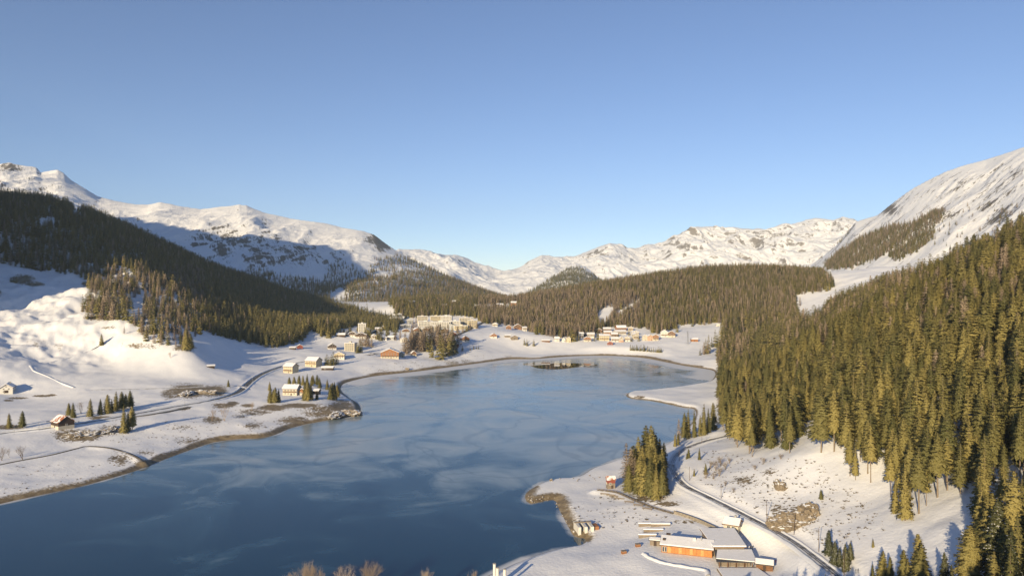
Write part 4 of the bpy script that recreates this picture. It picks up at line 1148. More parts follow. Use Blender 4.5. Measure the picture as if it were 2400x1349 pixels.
# ------------------------------------------------------------------ houses by the road and on the point
house('farmhouse', 'white gabled house with a dark garage door standing alone on the pasture', 18, 918, 11, 17, 5.0, 8.6, 0.45, 'white', None, .5, 'tile', 'front', .45, 2, 3, garage=True, door=False, storeys=2)
house('barn', 'dark timber barn with a rusty red half snow-covered roof beside the road', 147, 1001, 12.5, 11.5, 5.2, 9.4, -0.62, 'cream', 'dark', .42, 'rust', 'side', 0, 0, 1, chimney=False, door=True, storeys=1, cat='barn', over=.7)
house('road_house', 'cream three-storey house with a broad snowy roof where the road bends', 682, 872, 14, 13, 8.0, 11.4, -0.35, 'yellow', None, .5, 'tile', 'side', .55, 4, 3, storeys=3, balcony=True)
house('road_house', 'cream house with a long snowy roof and dark timber side, second by the road bend', 735, 857, 17, 15, 7.4, 11.6, -0.3, 'yellow', None, .5, 'tile', 'side', .6, 4, 3, storeys=2, balcony=True)
v1 = gp(684, 924)
house('lakeside_villa', 'cream villa with gabled snowy roof among spruces on the lake point', 684, 924, 15, 12, 6.6, 10.0, -0.08, 'cream', None, .5, 'tile', 'side', .55, 4, 2, storeys=2, balcony=True, at=v1)
house('lakeside_annex', 'small timber annex with snowy roof built on beside the lake point villa', 0, 0, 7, 8, 4.2, 6.6, -0.08, 'cream', 'orange', .5, 'tile', 'front', .5, 2, 1, storeys=1, at=Vector((v1.x + 11.6, v1.y + 1.5, v1.z)))
house('boathouse', 'dark shed with a thin snowy roof behind the tall spruce of the lake point', 738, 922, 10, 7, 3.4, 4.8, -0.1, 'dark', None, .5, 'dark', 'side', .3, 2, 1, storeys=1, chimney=False, cat='shed')
house('field_barn', 'small dark red barn at the forest foot above the shaded snowfield', 703, 816, 9, 8, 3.6, 6.2, 0.3, 'red', None, .5, 'dark', 'front', .35, 0, 0, storeys=1, chimney=False, cat='barn')
house('field_shed', 'low dark shed with snow on its roof beside the red barn', 686, 818, 9, 6, 2.4, 3.6, 0.1, 'dark', None, .5, 'dark', 'side', .4, 0, 0, storeys=1, chimney=False, cat='shed')
house('snowed_hut', 'tiny low hut with snow on its roof alone on the shaded meadow', 494, 860, 8, 5, 1.6, 2.6, 0.5, 'dark', None, .5, 'dark', 'side', .5, 0, 0, storeys=1, chimney=False, cat='hut', door=False)
house('roadside_shed', 'long low shed with snowy roof below the cream road houses', 768, 866, 15, 7, 2.8, 4.4, 0.05, 'dark', None, .5, 'dark', 'side', .4, 2, 0, storeys=1, chimney=False, cat='shed')
house('chalet', 'white chalet with dark timber gable in shade above the road houses', 778, 818, 13, 12, 5.6, 9.4, 0.35, 'white', 'dark', .45, 'dark', 'front', .4, 3, 2, storeys=2, balcony=True)
house('chalet', 'cream chalet with an arched looking timber gable and snowy roof by the road', 796, 839, 15, 12, 6.0, 9.4, 0.1, 'white', 'yellow', .55, 'tile', 'front', .5, 4, 2, storeys=2, balcony=True)
block('stepped_apartment_house', 'sunlit cream stepped apartment house on the slope over the road', 822, 822, 17, 14, 13, -.1, 'cream', 4, 4)
house('grand_chalet', 'very large brown timber chalet with wide snowy gable beside the shore meadow', 914, 838, 27, 20, 8.6, 14.2, 0.12, 'cream', 'orange', .36, 'tile', 'front', .55, 6, 4, storeys=3, balcony=True)
house('grand_chalet_wing', 'yellow side house close beside the very large timber chalet', 941, 836, 9, 10, 5.6, 8.0, 0.05, 'yellow', None, .5, 'tile', 'front', .5, 2, 2, storeys=2)
house('cottage', 'small cream cottage with pointed snowy gable under the larch knoll', 969, 833, 8, 9, 4.2, 7.4, 0.3, 'yellow', 'timber', .55, 'tile', 'front', .4, 2, 1, storeys=1)
house('cottage', 'low snow-roofed cottage tucked behind the big timber chalet', 947, 800, 13, 10, 4.4, 7.0, .2, 'white', None, .5, 'tile', 'front', .6, 3, 1, storeys=2)
house('red_house', 'dark red timber house in the shade behind the larch knoll', 1066, 812, 13, 10, 5.0, 7.6, .05, 'red', None, .5, 'dark', 'side', .45, 3, 1, storeys=2)
house('orange_chalet', 'orange timber chalet with white ground floor at the edge of the big snowfield', 1089, 799, 15, 12, 5.0, 9.0, .3, 'white', 'orange', .4, 'red', 'front', .12, 3, 2, storeys=2, balcony=True)
house('orange_chalet', 'orange roofed cottage standing alone in the middle of the snowfield', 1156, 790, 12, 10, 3.6, 7.2, .25, 'white', 'orange', .5, 'red', 'front', .1, 3, 1, storeys=1)
house('hay_barn', 'brown hay barn with half snowy roof beside the twin spruces of the snowfield', 1205, 794, 13, 10, 4.0, 7.0, .2, 'weathered', None, .5, 'tile', 'front', .2, 0, 0, storeys=1, chimney=False, cat='barn')
house('hay_barn', 'low snow-roofed shed behind the brown hay barn of the snowfield', 1190, 789, 12, 6, 2.6, 4.0, .1, 'weathered', None, .5, 'dark', 'side', .4, 0, 0, storeys=1, chimney=False, cat='shed')
house('field_hut', 'low hut with rounded snowy roof at the upper edge of the shore meadow', 1279, 800, 15, 6, 2.0, 3.4, 0, 'timber', None, .5, 'tile', 'side', .5, 0, 0, storeys=1, chimney=False, cat='hut')
house('field_hut', 'brown timber barn alone on the open snowfield before the spruce pair', 1627, 799, 13, 8, 3.6, 5.6, -.1, 'orange', None, .5, 'tile', 'side', .3, 0, 0, storeys=1, chimney=False, cat='barn')
house('field_hut', 'tiny white hut at the top of the snowfield under the trees', 1682, 764, 7, 6, 3.2, 5.6, 0, 'white', None, .5, 'tile', 'front', .5, 1, 0, storeys=1, chimney=False, cat='hut')

# ------------------------------------------------------------------ shaded hamlet on the left
SH = 'snow-roofed houses of the shaded hamlet under the wood'
for (px, py, w, d, he, hr, rz, wl_, up_, nf, gb, lab) in [
    (846, 791, 20, 14, 5.6, 9.2, .15, 'white', 'dark', 4, 'front', 'wide white and dark timber chalet with broad snowy gable in the shaded hamlet'),
    (829, 788, 13, 11, 6.0, 8.8, -.2, 'white', 'dark', 3, 'front', 'narrow white chalet with balcony beside the broad-gabled chalet in the shade'),
    (799, 788, 15, 9, 2.8, 5.4, .1, 'dark', None, 2, 'side', 'low dark house with thick snowy roof at the outer end of the shaded hamlet'),
    (876, 793, 9, 9, 4.6, 7.2, .4, 'white', None, 2, 'front', 'small white house with steep snowy gable before the dark spruces of the hamlet'),
    (900, 796, 11, 8, 3.6, 4.6, 0, 'white', 'dark', 2, 'side', 'white house with a large dark garage front in the shaded hamlet'),
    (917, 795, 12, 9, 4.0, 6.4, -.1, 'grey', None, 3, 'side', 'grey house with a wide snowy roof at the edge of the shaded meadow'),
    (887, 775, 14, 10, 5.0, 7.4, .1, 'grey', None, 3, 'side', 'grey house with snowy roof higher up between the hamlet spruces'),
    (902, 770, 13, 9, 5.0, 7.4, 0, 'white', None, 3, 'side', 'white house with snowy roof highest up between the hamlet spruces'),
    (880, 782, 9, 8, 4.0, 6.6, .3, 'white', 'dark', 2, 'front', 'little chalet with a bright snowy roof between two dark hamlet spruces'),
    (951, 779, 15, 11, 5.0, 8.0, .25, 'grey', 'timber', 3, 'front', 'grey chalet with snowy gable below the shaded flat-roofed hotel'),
    (975, 778, 13, 10, 5.0, 8.4, .4, 'cream', 'orange', 3, 'front', 'cream and orange chalet half hidden behind the larch knoll'),
    (999, 777, 14, 10, 5.0, 8.0, .1, 'white', 'timber', 3, 'front', 'white and brown chalet showing over the tops of the knoll larches'),
    (1042, 778, 13, 10, 4.6, 7.6, .2, 'orange', None, 3, 'front', 'orange timber chalet below the sunlit white hotels'),
    (1061, 786, 11, 9, 3.6, 6.2, .3, 'red', None, 2, 'front', 'red timber chalet at the lower end of the village road'),
    ]:
    house('hamlet_house', lab, px, py, w, d, he, hr, rz, wl_, up_, .5, 'tile', gb, .6, nf, 2, storeys=2 if he > 4.2 else 1, balcony=he > 4.4, group=SH)
block('apartment_tower', 'tall white apartment house with stepped snowy balconies in the shaded hamlet', 849, 783, 14, 11, 19, .12, 'white', 6, 3)

# ------------------------------------------------------------------ flat-roofed hotels at the head of the village
for (px, py, w, d, h, rz, wl_, fl, ba, lab) in [
    (990, 757, 26, 16, 17, .12, 'cream', 5, 7, 'cream flat-roofed hotel block standing highest behind the white hotel wings'),
    (1022, 760, 27, 16, 20, .1, 'yellow', 6, 8, 'yellow gridded hotel front rising in the middle of the white hotel group'),
    (1047, 760, 26, 18, 20, -.08, 'white', 6, 7, 'broad white hotel block beside the yellow gridded front'),
    (997, 770, 32, 14, 16, .15, 'white', 5, 9, 'long white hotel wing with rows of balconies before the cream block'),
    (1033, 771, 42, 14, 15, .05, 'white', 5, 11, 'longest white hotel wing at the foot of the yellow gridded front'),
    (1020, 776, 12, 12, 11, .1, 'cream', 4, 3, 'cream pavilion standing before the longest white hotel wing'),
    (1067, 766, 23, 14, 12, -.05, 'white', 4, 6, 'white hotel wing beside the slanting dark roof'),
    (1081, 772, 28, 12, 8, -.05, 'yellow', 2, 8, 'low yellow hall in front of the white hotel wing'),
    (1090, 762, 25, 14, 16, .08, 'cream', 5, 7, 'cream stepped hotel block beside the village road'),
    (1107, 768, 19, 14, 15, .1, 'yellow', 5, 5, 'yellow hotel block directly on the village road'),
    (983, 776, 20, 10, 7, .1, 'white', 2, 5, 'low white house with flat snowy roof before the hotel wings'),
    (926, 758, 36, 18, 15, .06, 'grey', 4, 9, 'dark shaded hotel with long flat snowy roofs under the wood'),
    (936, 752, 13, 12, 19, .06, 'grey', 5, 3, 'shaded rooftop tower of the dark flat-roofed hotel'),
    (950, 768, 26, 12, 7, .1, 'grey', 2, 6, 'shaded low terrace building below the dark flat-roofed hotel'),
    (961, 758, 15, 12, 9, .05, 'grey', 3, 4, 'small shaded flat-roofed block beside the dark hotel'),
    ]:
    block('hotel', lab, px, py, w, d, h, rz, wl_, fl, ba, group='flat-roofed hotels at the village head', cat='hotel')
# slanting dark roof hall
hp = gp(1066, 770); hall = empty('sloped_hall', hp, -.05)
MB().add([(-11, -6, -2), (11, -6, -2), (11, 6, -2), (-11, 6, -2), (-11, -6, 11), (11, -6, 5), (11, 6, 5), (-11, 6, 11)], [(0, 3, 2, 1), (0, 1, 5, 4), (1, 2, 6, 5), (2, 3, 7, 6), (3, 0, 4, 7), (4, 5, 6, 7)]).build('wall', M_GREYP, hall)
MB().slab([(-11.6, -6.6, 11.7), (11.8, -6.6, 5.3), (11.8, 6.6, 5.3), (-11.6, 6.6, 11.7)], .4).build('roof', M_DARKROOF, hall)
tag(hall, 'hall with one long slanting dark roof between the white hotels', 'hall')

# ------------------------------------------------------------------ sunny hamlet at the foot of the wooded hill
SG = 'sunlit houses of the hamlet under the wooded hill'
sunny = [  # px, base py, width px, eave h, ridge h, wall, upper, gable, roof, label
    (1305, 799, 11, 4.6, 7.4, 'white', None, 'side', 'tile', 'white cottage with a snowy roof at the outer end of the sunlit hamlet'),
    (1322, 800, 8, 4.0, 6.6, 'white', None, 'front', 'tile', 'small white cottage next to the outermost one of the sunlit hamlet'),
    (1333, 801, 10, 6.4, 9.4, 'yellow', None, 'front', 'tile', 'yellow house standing close beside the big olive spruces'),
    (1284, 781, 9, 6.0, 9.0, 'yellow', None, 'side', 'tile', 'pale yellow house alone between two tall trees at the forest edge'),
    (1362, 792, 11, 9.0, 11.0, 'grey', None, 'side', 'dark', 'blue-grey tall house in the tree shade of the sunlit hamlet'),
    (1381, 790, 24, 6.4, 9.0, 'white', None, 'side', 'tile', 'long white house with snowy roof behind the orange and cream one'),
    (1377, 799, 17, 5.6, 8.6, 'cream', 'orange', 'front', 'tile', 'cream and orange chalet in the front row next to a spruce pair'),
    (1391, 778, 13, 4.4, 8.2, 'orange', None, 'front', 'red', 'orange chalet with a red roof at the back of the sunlit hamlet'),
    (1404, 779, 14, 5.0, 8.4, 'timber', None, 'front', 'tile', 'brown chalet with snowy roof touching the forest edge'),
    (1422, 776, 18, 5.0, 8.0, 'cream', 'timber', 'side', 'tile', 'cream and brown house at the back under the tall larches'),
    (1416, 797, 23, 9.0, 11.4, 'yellow', None, 'side', 'tile', 'yellow three-storey apartment house in the front row of the hamlet'),
    (1424, 784, 18, 5.4, 8.0, 'pink', None, 'side', 'tile', 'salmon house behind the yellow apartment house'),
    (1455, 775, 23, 7.0, 11.6, 'orange', None, 'side', 'red', 'large red-roofed timber chalet on top of the sunlit hamlet'),
    (1453, 784, 26, 7.0, 9.4, 'white', None, 'side', 'tile', 'wide white house just below the large red-roofed chalet'),
    (1478, 775, 11, 5.6, 8.8, 'cream', None, 'front', 'tile', 'cream gabled house next to the large red-roofed chalet'),
    (1441, 800, 17, 5.6, 8.2, 'white', None, 'side', 'tile', 'long white house with snowy roof in the front row beside a gabled one'),
    (1455, 801, 10, 6.4, 10.0, 'pink', 'cream', 'front', 'tile', 'salmon gabled house in the front row of the hamlet'),
    (1430, 807, 13, 3.6, 6.4, 'red', None, 'front', 'tile', 'little red and white house lowest on the shore meadow'),
    (1471, 799, 13, 6.4, 9.0, 'white', 'cream', 'front', 'tile', 'white gabled house before two dark spruces in the hamlet'),
    (1489, 794, 13, 8.6, 11.6, 'cream', None, 'front', 'tile', 'tall cream gabled house beside the row of joined houses'),
    (1440, 788, 15, 4.6, 7.2, 'weathered', None, 'side', 'tile', 'weathered house with a thick snowy roof in the middle of the hamlet'),
    (1488, 785, 16, 6.0, 8.6, 'white', None, 'front', 'tile', 'white house over the tall cream gabled one'),
    (1511, 797, 11, 8.0, 10.6, 'cream', None, 'front', 'tile', 'first cream gable of the row of joined houses'),
    (1523, 797, 11, 8.0, 10.6, 'pink', None, 'front', 'tile', 'salmon gable of the row of joined houses'),
    (1536, 797, 13, 8.4, 11.0, 'cream', 'orange', 'front', 'tile', 'orange timbered gable ending the row of joined houses'),
    (1557, 788, 17, 8.0, 13.0, 'white', None, 'front', 'tile', 'big white house with a high snowy gable outside the hamlet'),
    (1574, 789, 17, 7.0, 11.6, 'cream', 'timber', 'front', 'tile', 'cream house with a framed brown gable joined to the big white house'),
    (1192, 771, 12, 5.0, 8.8, 'orange', None, 'front', 'tile', 'orange chalet at the forest edge above the snowfield'),
    (1213, 770, 17, 5.6, 10.0, 'orange', 'timber', 'front', 'tile', 'broad brown chalet at the forest edge above the snowfield'),
    (1229, 775, 10, 7.0, 8.6, 'white', None, 'side', 'tile', 'white house beside the broad brown chalet at the forest edge'),
    (1161, 764, 12, 4.6, 7.4, 'white', None, 'front', 'tile', 'white cottage under the trees where the village road leaves'),
    ]
for (px, py, wpx, he, hr, wl_, up_, gb, rf_, lab) in sunny:
    w = wpx * mpp(px, py)
    house('hamlet_house', lab, px, py, w, min(12, max(8, w * .8)), he, hr, rnd.uniform(-.25, .25), wl_, up_, .5, rf_, gb, .12 if rf_ == 'red' else .5, max(2, int(w / 3.2)), 2, storeys=3 if he > 7.5 else 2 if he > 4.2 else 1, balcony=he > 4.4 and w > 9, group=SG)
for px, py, w, lab in [(1118, 723, 13, 'white villa in a small clearing on the wooded hill'), (1172, 721, 18, 'cream villa in the long clearing on the wooded hill'), (1204, 716, 15, 'orange villa near the crest of the wooded hill'), (1062, 713, 20, 'pink villa high up in the wood behind the hotels'), (966, 714, 16, 'pale villa in the wood above the shaded hotel'), (1040, 722, 15, 'cream house in the wood just over the hotels')]:
    house('hill_villa', lab, px, py, w, 11, 8, 11.5, rnd.uniform(-.2, .2), {'whit': 'white', 'crea': 'cream', 'oran': 'orange', 'pink': 'pink', 'pale': 'white'}[lab[:4]], None, .5, 'tile', 'side', .5, 4, 2, storeys=3)
# ------------------------------------------------------------------ roads, railway, paths
def mat_road(name, dark, light, snowy):
    m, nt, b = mat(name)
    n = noise_node(nt, 0.5, 5, 0.6); s = noise_node(nt, 0.12, 4, 0.6)
    c = ramp(nt, n.outputs['Fac'], [(0.3, dark), (0.7, light)]).outputs['Color']
    fac = maprange(nt, math_node(nt, 'ADD', math_node(nt, 'MULTIPLY', n.outputs['Fac'], .5), math_node(nt, 'MULTIPLY', s.outputs['Fac'], .5)), 0.60 - snowy * .2, 0.70 - snowy * .2)
    nt.links.new(mixc(nt, fac, c, (0.62, 0.63, 0.66)), b.inputs['Base Color']); b.inputs['Roughness'].default_value = .75
    return m
M_ASPHALT = mat_road('asphalt', (0.045, 0.045, 0.048), (0.085, 0.085, 0.09), .15)
M_LANE = mat_road('packed_snow_lane', (0.25, 0.24, 0.23), (0.42, 0.41, 0.40), .75)
M_BALLAST = mat_road('snowy_ballast', (0.14, 0.13, 0.125), (0.30, 0.29, 0.28), .9)
M_GRAVEL = mat_road('path_gravel', (0.07, 0.06, 0.05), (0.16, 0.14, 0.11), .2)
M_RAIL = plain('rail_steel', (0.10, 0.085, 0.075), .4, .3, 3.0, .6)
M_SNOWBANK = plain('ploughed_snow', (0.78, 0.79, 0.81), .75, .07, .7)

def frames(line, step):
    """resample a 3-D polyline; yields point and left normal"""
    P = [Vector(p) for p in line]
    out = []; acc = 0.0
    for a, b in zip(P, P[1:]):
        L = (b - a).length
        while acc < L:
            p = a.lerp(b, acc / L); out.append(p); acc += step
        acc -= L
    out.append(P[-1])
    res = []
    for i, p in enumerate(out):
        t = (out[min(i + 1, len(out) - 1)] - out[max(i - 1, 0)]); t.z = 0; t.normalize()
        res.append((p, Vector((-t.y, t.x, 0))))
    return res

def ribbon(name, line, offs, mtl, parent=None, step=4.0, jitter=0.0, seed=0):
    """a strip along the line through cross-section points (side, height)"""
    fr = frames(line, step); v, f = [], []; k = len(offs); rg = random.Random(seed)
    for p, n in fr:
        for o, h in offs:
            j = 1 + rg.uniform(-jitter, jitter)
            q = p + n * o; v.append((q.x, q.y, p.z + h * (j if h > .2 else 1)))
    for i in range(len(fr) - 1):
        for c in range(k - 1):
            a = i * k + c
            f.append((a + 1, a, a + k, a + k + 1))
    me = npmesh(name, np.array(v), np.array(f), smooth=True); me.materials.append(mtl)
    return link(name, me, parent)

tag(ribbon('road', ROAD, [(-3.6, -.25), (-3.3, .05), (0, .12), (3.3, .05), (3.6, -.25)], M_ASPHALT), kind='structure')
tag(ribbon('road', VROAD, [(-4.4, -.6), (-4, .15), (0, .22), (4, .15), (4.4, -.6)], M_ASPHALT, step=6), kind='structure')
tag(ribbon('path', LANE, [(-1.8, -.2), (-1.6, .06), (0, .09), (1.6, .06), (1.8, -.2)], M_LANE), kind='structure')
tag(ribbon('path', SHOREPATH, [(-1.3, -.3), (-1.1, .08), (0, .11), (1.1, .08), (1.3, -.3)], M_GRAVEL), kind='structure')
tag(ribbon('path', WALK[:len(WALK) * 5 // 7], [(-1.3, -.3), (-1.1, .08), (0, .11), (1.1, .08), (1.3, -.3)], M_GRAVEL), kind='structure')
for sgn in (-1, 1):
    tag(ribbon('snow_bank', ROAD, [(sgn * 3.4, -.1), (sgn * 3.9, .75), (sgn * 4.8, .85), (sgn * 6.4, -.3)][::sgn], M_SNOWBANK, jitter=.35, seed=3 + sgn), kind='structure')
    tag(ribbon('snow_bank', RAIL, [(sgn * 1.9, -.1), (sgn * 2.3, .45), (sgn * 3.0, .5), (sgn * 4.4, -.3)][::sgn], M_SNOWBANK, jitter=.35, seed=13 + sgn), kind='structure')
trk = ribbon('railway_track', RAIL, [(-2.3, -.25), (-1.7, .12), (1.7, .12), (2.3, -.25)], M_BALLAST)
tag(trk, kind='structure')
for s in (-.55, .55):
    ribbon('rail', RAIL, [(s - .09, .13), (s - .09, .32), (s + .09, .32), (s + .09, .13)], M_RAIL, trk, step=3)

# stone retaining wall and guard rail on the lake side of the road
wall_line = [pixZ(a, b, z) for a, b, z in [(318, 978, 11), (350, 973, 11), (385, 967, 11), (420, 960, 11), (448, 955, 11)]]
rw = empty('retaining_wall', wall_line[0]); tag(rw, 'dark stone retaining wall holding the road over the shore', 'wall')
for i, (p, n_) in enumerate(frames(wall_line, 6.0)[:-1]):
    q = frames(wall_line, 6.0)[i + 1][0]
    m_ = MB(); a = p - Vector(wall_line[0]); b_ = q - Vector(wall_line[0])
    m_.bar(a + Vector((0, 0, -1.2)), b_ + Vector((0, 0, -1.2)), .7, 4.2); m_.build('wall_section', M_STONE, rw)
    MB().bar(a + Vector((0, 0, 1.05)), b_ + Vector((0, 0, 1.05)), .9, .28).build('coping', M_CONCRETE, rw)
gr = empty('guard_rail', ROAD[20]); tag(gr, 'steel guard rail along the lake side of the road bend', 'guard rail')
base = Vector(ROAD[20])
gl = [(p - n_ * 3.05 - base) for p, n_ in frames(ROAD[20:110], 8.0)]
for i, p in enumerate(gl):
    MB().box(p.x - .06, p.x + .06, p.y - .06, p.y + .06, p.z - .3, p.z + .85).build('post', M_STEEL, gr)
m_ = MB()
for a, b_ in zip(gl, gl[1:]): m_.bar(a + Vector((0, 0, .7)), b_ + Vector((0, 0, .7)), .06, .32)
m_.build('beam', M_STEEL, gr)

# street lamps and masts
def street_lamp(px, py, h, label, side=1, group='street lamps along the lake road'):
    p = gp(px, py); r = empty('street_lamp', p)
    MB().tube((0, 0, -.5), (0, 0, h), .11, .07, 6).build('pole', M_STEEL, r)
    MB().bar((0, 0, h), (side * 1.6, 0, h + .25), .09).build('arm', M_STEEL, r)
    MB().box(side * 1.3 - .45, side * 1.3 + .45, -.16, .16, h + .06, h + .2).build('lamp_head', M_STEEL, r)
    return tag(r, label, 'street lamp', group)
for i, (px, py, sd_, lb) in enumerate([(433, 957, -1, 'street lamp over the stone retaining wall'), (503, 943, -1, 'street lamp below the dark rocky bank'), (91, 1010, 1, 'street lamp between the barn and the two roadside spruces'), (33, 1018, 1, 'street lamp before the two roadside spruces'),
                               (592, 901, -1, 'street lamp at the sharpest point of the road bend'), (617, 889, -1, 'street lamp halfway along the climbing road bend'), (643, 874, -1, 'street lamp just before the cream road house')]):
    street_lamp(px, py, 8.5, lb, sd_)

def rail_mast(px, py, h, label):
    p = gp(px, py); r = empty('railway_mast', p)
    MB().tube((0, 0, -.5), (0, 0, h), .14, .09, 6).build('pole', M_WOOD, r)
    MB().bar((0, 0, h - .9), (-3.0, 0, h - .5), .09).build('bracket', M_STEEL, r)
    MB().bar((0, 0, h - 2.0), (-2.4, 0, h - .75), .06).build('stay', M_STEEL, r)
    MB().tube((-2.9, 0, h - 1.0), (-2.9, 0, h - .55), .09, .09, 6).build('insulator', M_GREYP, r)
    return tag(r, label, 'mast', 'masts along the railway')
for px, py, lb in [(1592, 1080, 'railway mast at the tightest point of the track curve'), (1645, 1040, 'railway mast just before the track enters the wood'), (1690, 1168, 'railway mast below the bare bushes'), (1616, 1125, 'railway mast beside the small spruces inside the curve'), (1797, 1220, 'railway mast between the bare bushes and the brown rock outcrop'),
                   (1861, 1252, 'railway mast before the brown rock outcrop'), (1919, 1292, 'railway mast beside the snowy spruce trio'), (1978, 1352, 'railway mast in the shade at the end of the track')]:
    rail_mast(px, py, 8.0 if py < 1200 else 9.5, lb)
mp = gp(1612, 806); pm = empty('power_mast', mp)
for a in range(4):
    c, s_ = (1.3, 1.3) if a == 0 else (-1.3, 1.3) if a == 1 else (-1.3, -1.3) if a == 2 else (1.3, -1.3)
    MB().bar((c, s_, -.5), (c * .25, s_ * .25, 24), .22).build('leg', M_STEEL, pm)
for z in range(3, 24, 3):
    k = 1.3 * (1 - z / 24 * .75); MB().bar((-k, -k, z - 1.5), (k, -k, z + 1), .14).bar((k, k, z - 1.5), (-k, k, z + 1), .14).build('brace', M_STEEL, pm)
MB().bar((-4, 0, 21), (4, 0, 21), .25).bar((-3, 0, 17.5), (3, 0, 17.5), .25).build('crossarm', M_STEEL, pm)
tag(pm, 'steel lattice power mast on the snowfield beside the brown barn', 'mast')

# promenade fence and wall by the boardwalk
wl3 = [Vector(p) for p in WALK]
k1 = len(wl3) * 5 // 7
fo = wl3[0].copy(); fence = empty('boardwalk_fence', fo); tag(fence, 'weathered timber fence lining the curved lakeside path', 'fence')
fp = [p - n_ * 1.5 - fo for p, n_ in frames(wl3[:k1], 3.0)]
for p in fp: MB().box(p.x - .09, p.x + .09, p.y - .09, p.y + .09, p.z - .6, p.z + 1.15).build('post', M_GREYT, fence)
for hgt in (.55, 1.05):
    m_ = MB()
    for a, b_ in zip(fp, fp[1:]): m_.bar(a + Vector((0, 0, hgt)), b_ + Vector((0, 0, hgt)), .08, .14)
    m_.build('rail', M_GREYT, fence)
rg_ = random.Random(5)
for i in range(7):
    p = wl3[6 + i * 4]; q = Vector((p.x - 4.5, p.y - 4.0, 0)); q.z = hz(q.x, q.y) + .02
    r = empty('wooden_bench', q, -.35); MB().box(-2.6, 2.6, -.3, .3, .42, .52).build('seat', M_GREYT, r)
    MB().box(-2.6, 2.6, .3, .38, .6, .95).build('backrest', M_GREYT, r)
    for sx_ in (-2.1, 2.1): MB().box(sx_ - .1, sx_ + .1, -.25, .36, -.3, .419).build('leg', M_GREYT, r)
    tag(r, 'long snow-dusted timber bench facing the lake beside the curved path', 'bench', 'benches along the curved lakeside path')
w2 = [p for p in wl3[k1 - 1:]]
bw2 = empty('garden_wall', w2[0]); tag(bw2, 'long stone garden wall running from the grove to the lakeside restaurant', 'wall')
for i, ((p, n_), (q, n2_)) in enumerate(zip(frames(w2, 5.0), frames(w2, 5.0)[1:])):
    MB().bar(p - w2[0] + Vector((0, 0, .2)), q - w2[0] + Vector((0, 0, .2)), .6, 2.6).build('wall_section', M_STONE, bw2)

# ------------------------------------------------------------------ lakeside restaurant
ro_ = Vector((75, 316, 5.0))
rest = empty('lakeside_restaurant', ro_); tag(rest, 'long orange timber-fronted lakeside restaurant with broad snow-covered roofs', 'restaurant')
def L2(x, y, z): return (x - 75, y - 316, z)
ang = math.atan2(-6.6, 20.5); ca, sa = math.cos(ang), math.sin(ang)
def M_(lx, ly, lz): return (65 - 75 + ca * lx - sa * ly, 318.4 - 316 + sa * lx + ca * ly, lz)
def mbox(m, x0, x1, y0, y1, z0, z1):
    return m.add([M_(x0, y0, z0), M_(x1, y0, z0), M_(x1, y1, z0), M_(x0, y1, z0), M_(x0, y0, z1), M_(x1, y0, z1), M_(x1, y1, z1), M_(x0, y1, z1)],
                 [(0, 3, 2, 1), (4, 5, 6, 7), (0, 1, 5, 4), (1, 2, 6, 5), (2, 3, 7, 6), (3, 0, 4, 7)])
M_PANEL = mat_planks('panel_orange', (0.50, 0.20, 0.06)); M_PANEL2 = mat_planks('panel_amber', (0.55, 0.30, 0.11))
mbox(MB(), 0, 21.4, .12, 13, -2, 3.3).build('wall', M_ORANGE, rest)
for i in range(12):
    x0 = 2.6 + i * 1.55
    mbox(MB(), x0 + .06, x0 + 1.49, .0, .118, .35, 3.0).build('panel', M_PANEL if (i * 7) % 3 else M_PANEL2, rest)
for x0 in (.4, 1.45):
    w_ = mbox(MB(), x0, x0 + .9, 0, .118, .5, 2.7).build('window', M_FRAME, rest); mbox(MB(), x0 + .1, x0 + .8, -.02, .0, .6, 2.6).build('pane', M_GLASS, w_)
rf1 = MB().slab([M_(-.8, -1, 3.55), M_(22.2, -1, 3.55), M_(22.2, 6.5, 5.2), M_(-.8, 6.5, 5.2)], .3).slab([M_(-.8, 6.5, 5.2), M_(22.2, 6.5, 5.2), M_(20, 15, 2.6), M_(.6, 15, 2.6)], .3).build('roof', M_TILE, rest)
MB().slab([M_(-.6, -.8, 4.1), M_(22, -.8, 4.1), M_(22, 6.5, 5.72), M_(-.6, 6.5, 5.72)], .5).slab([M_(-.6, 6.5, 5.72), M_(22, 6.5, 5.72), M_(19.8, 14.8, 3.2), M_(.8, 14.8, 3.2)], .5).build('roof_snow', M_ROOFSNOW, rf1)
mbox(MB(), 13.2, 14.4, 4.2, 5.4, 5.0, 6.3).build('vent', M_WHITE, rf1); mbox(MB(), 16.4, 16.8, 4.8, 5.2, 5.2, 6.9).build('flue', M_STEEL, rf1); mbox(MB(), .4, 1.6, 2.0, 3.0, 4.2, 5.5).build('vent', M_DARKT, rf1); mbox(MB(), 1.2, 3.0, 9.0, 10.0, 4.6, 5.6).build('vent', M_DARKT, rf1)
wing = MB().add([L2(86.6, 313.2, -2), L2(99.4, 313.2, -2), L2(100.6, 332.4, -2), L2(86.4, 332.4, -2), L2(86.6, 313.2, 4.3), L2(99.4, 313.2, 4.3), L2(100.6, 332.4, 5.0), L2(86.4, 332.4, 5.0)], [(0, 3, 2, 1), (4, 5, 6, 7), (0, 1, 5, 4), (1, 2, 6, 5), (2, 3, 7, 6), (3, 0, 4, 7)]).build('wing_wall', M_GREYT, rest)
rf2 = MB().slab([L2(85.7, 312.2, 4.55), L2(100.3, 312.2, 4.55), L2(101.6, 333.4, 5.3), L2(85.5, 333.4, 5.3)], .25).build('wing_roof', M_TILE, rest)
MB().slab([L2(85.9, 312.4, 5.1), L2(100.1, 312.4, 5.1), L2(101.3, 333.2, 5.85), L2(85.7, 333.2, 5.85)], .54).build('roof_snow', M_ROOFSNOW, rf2)
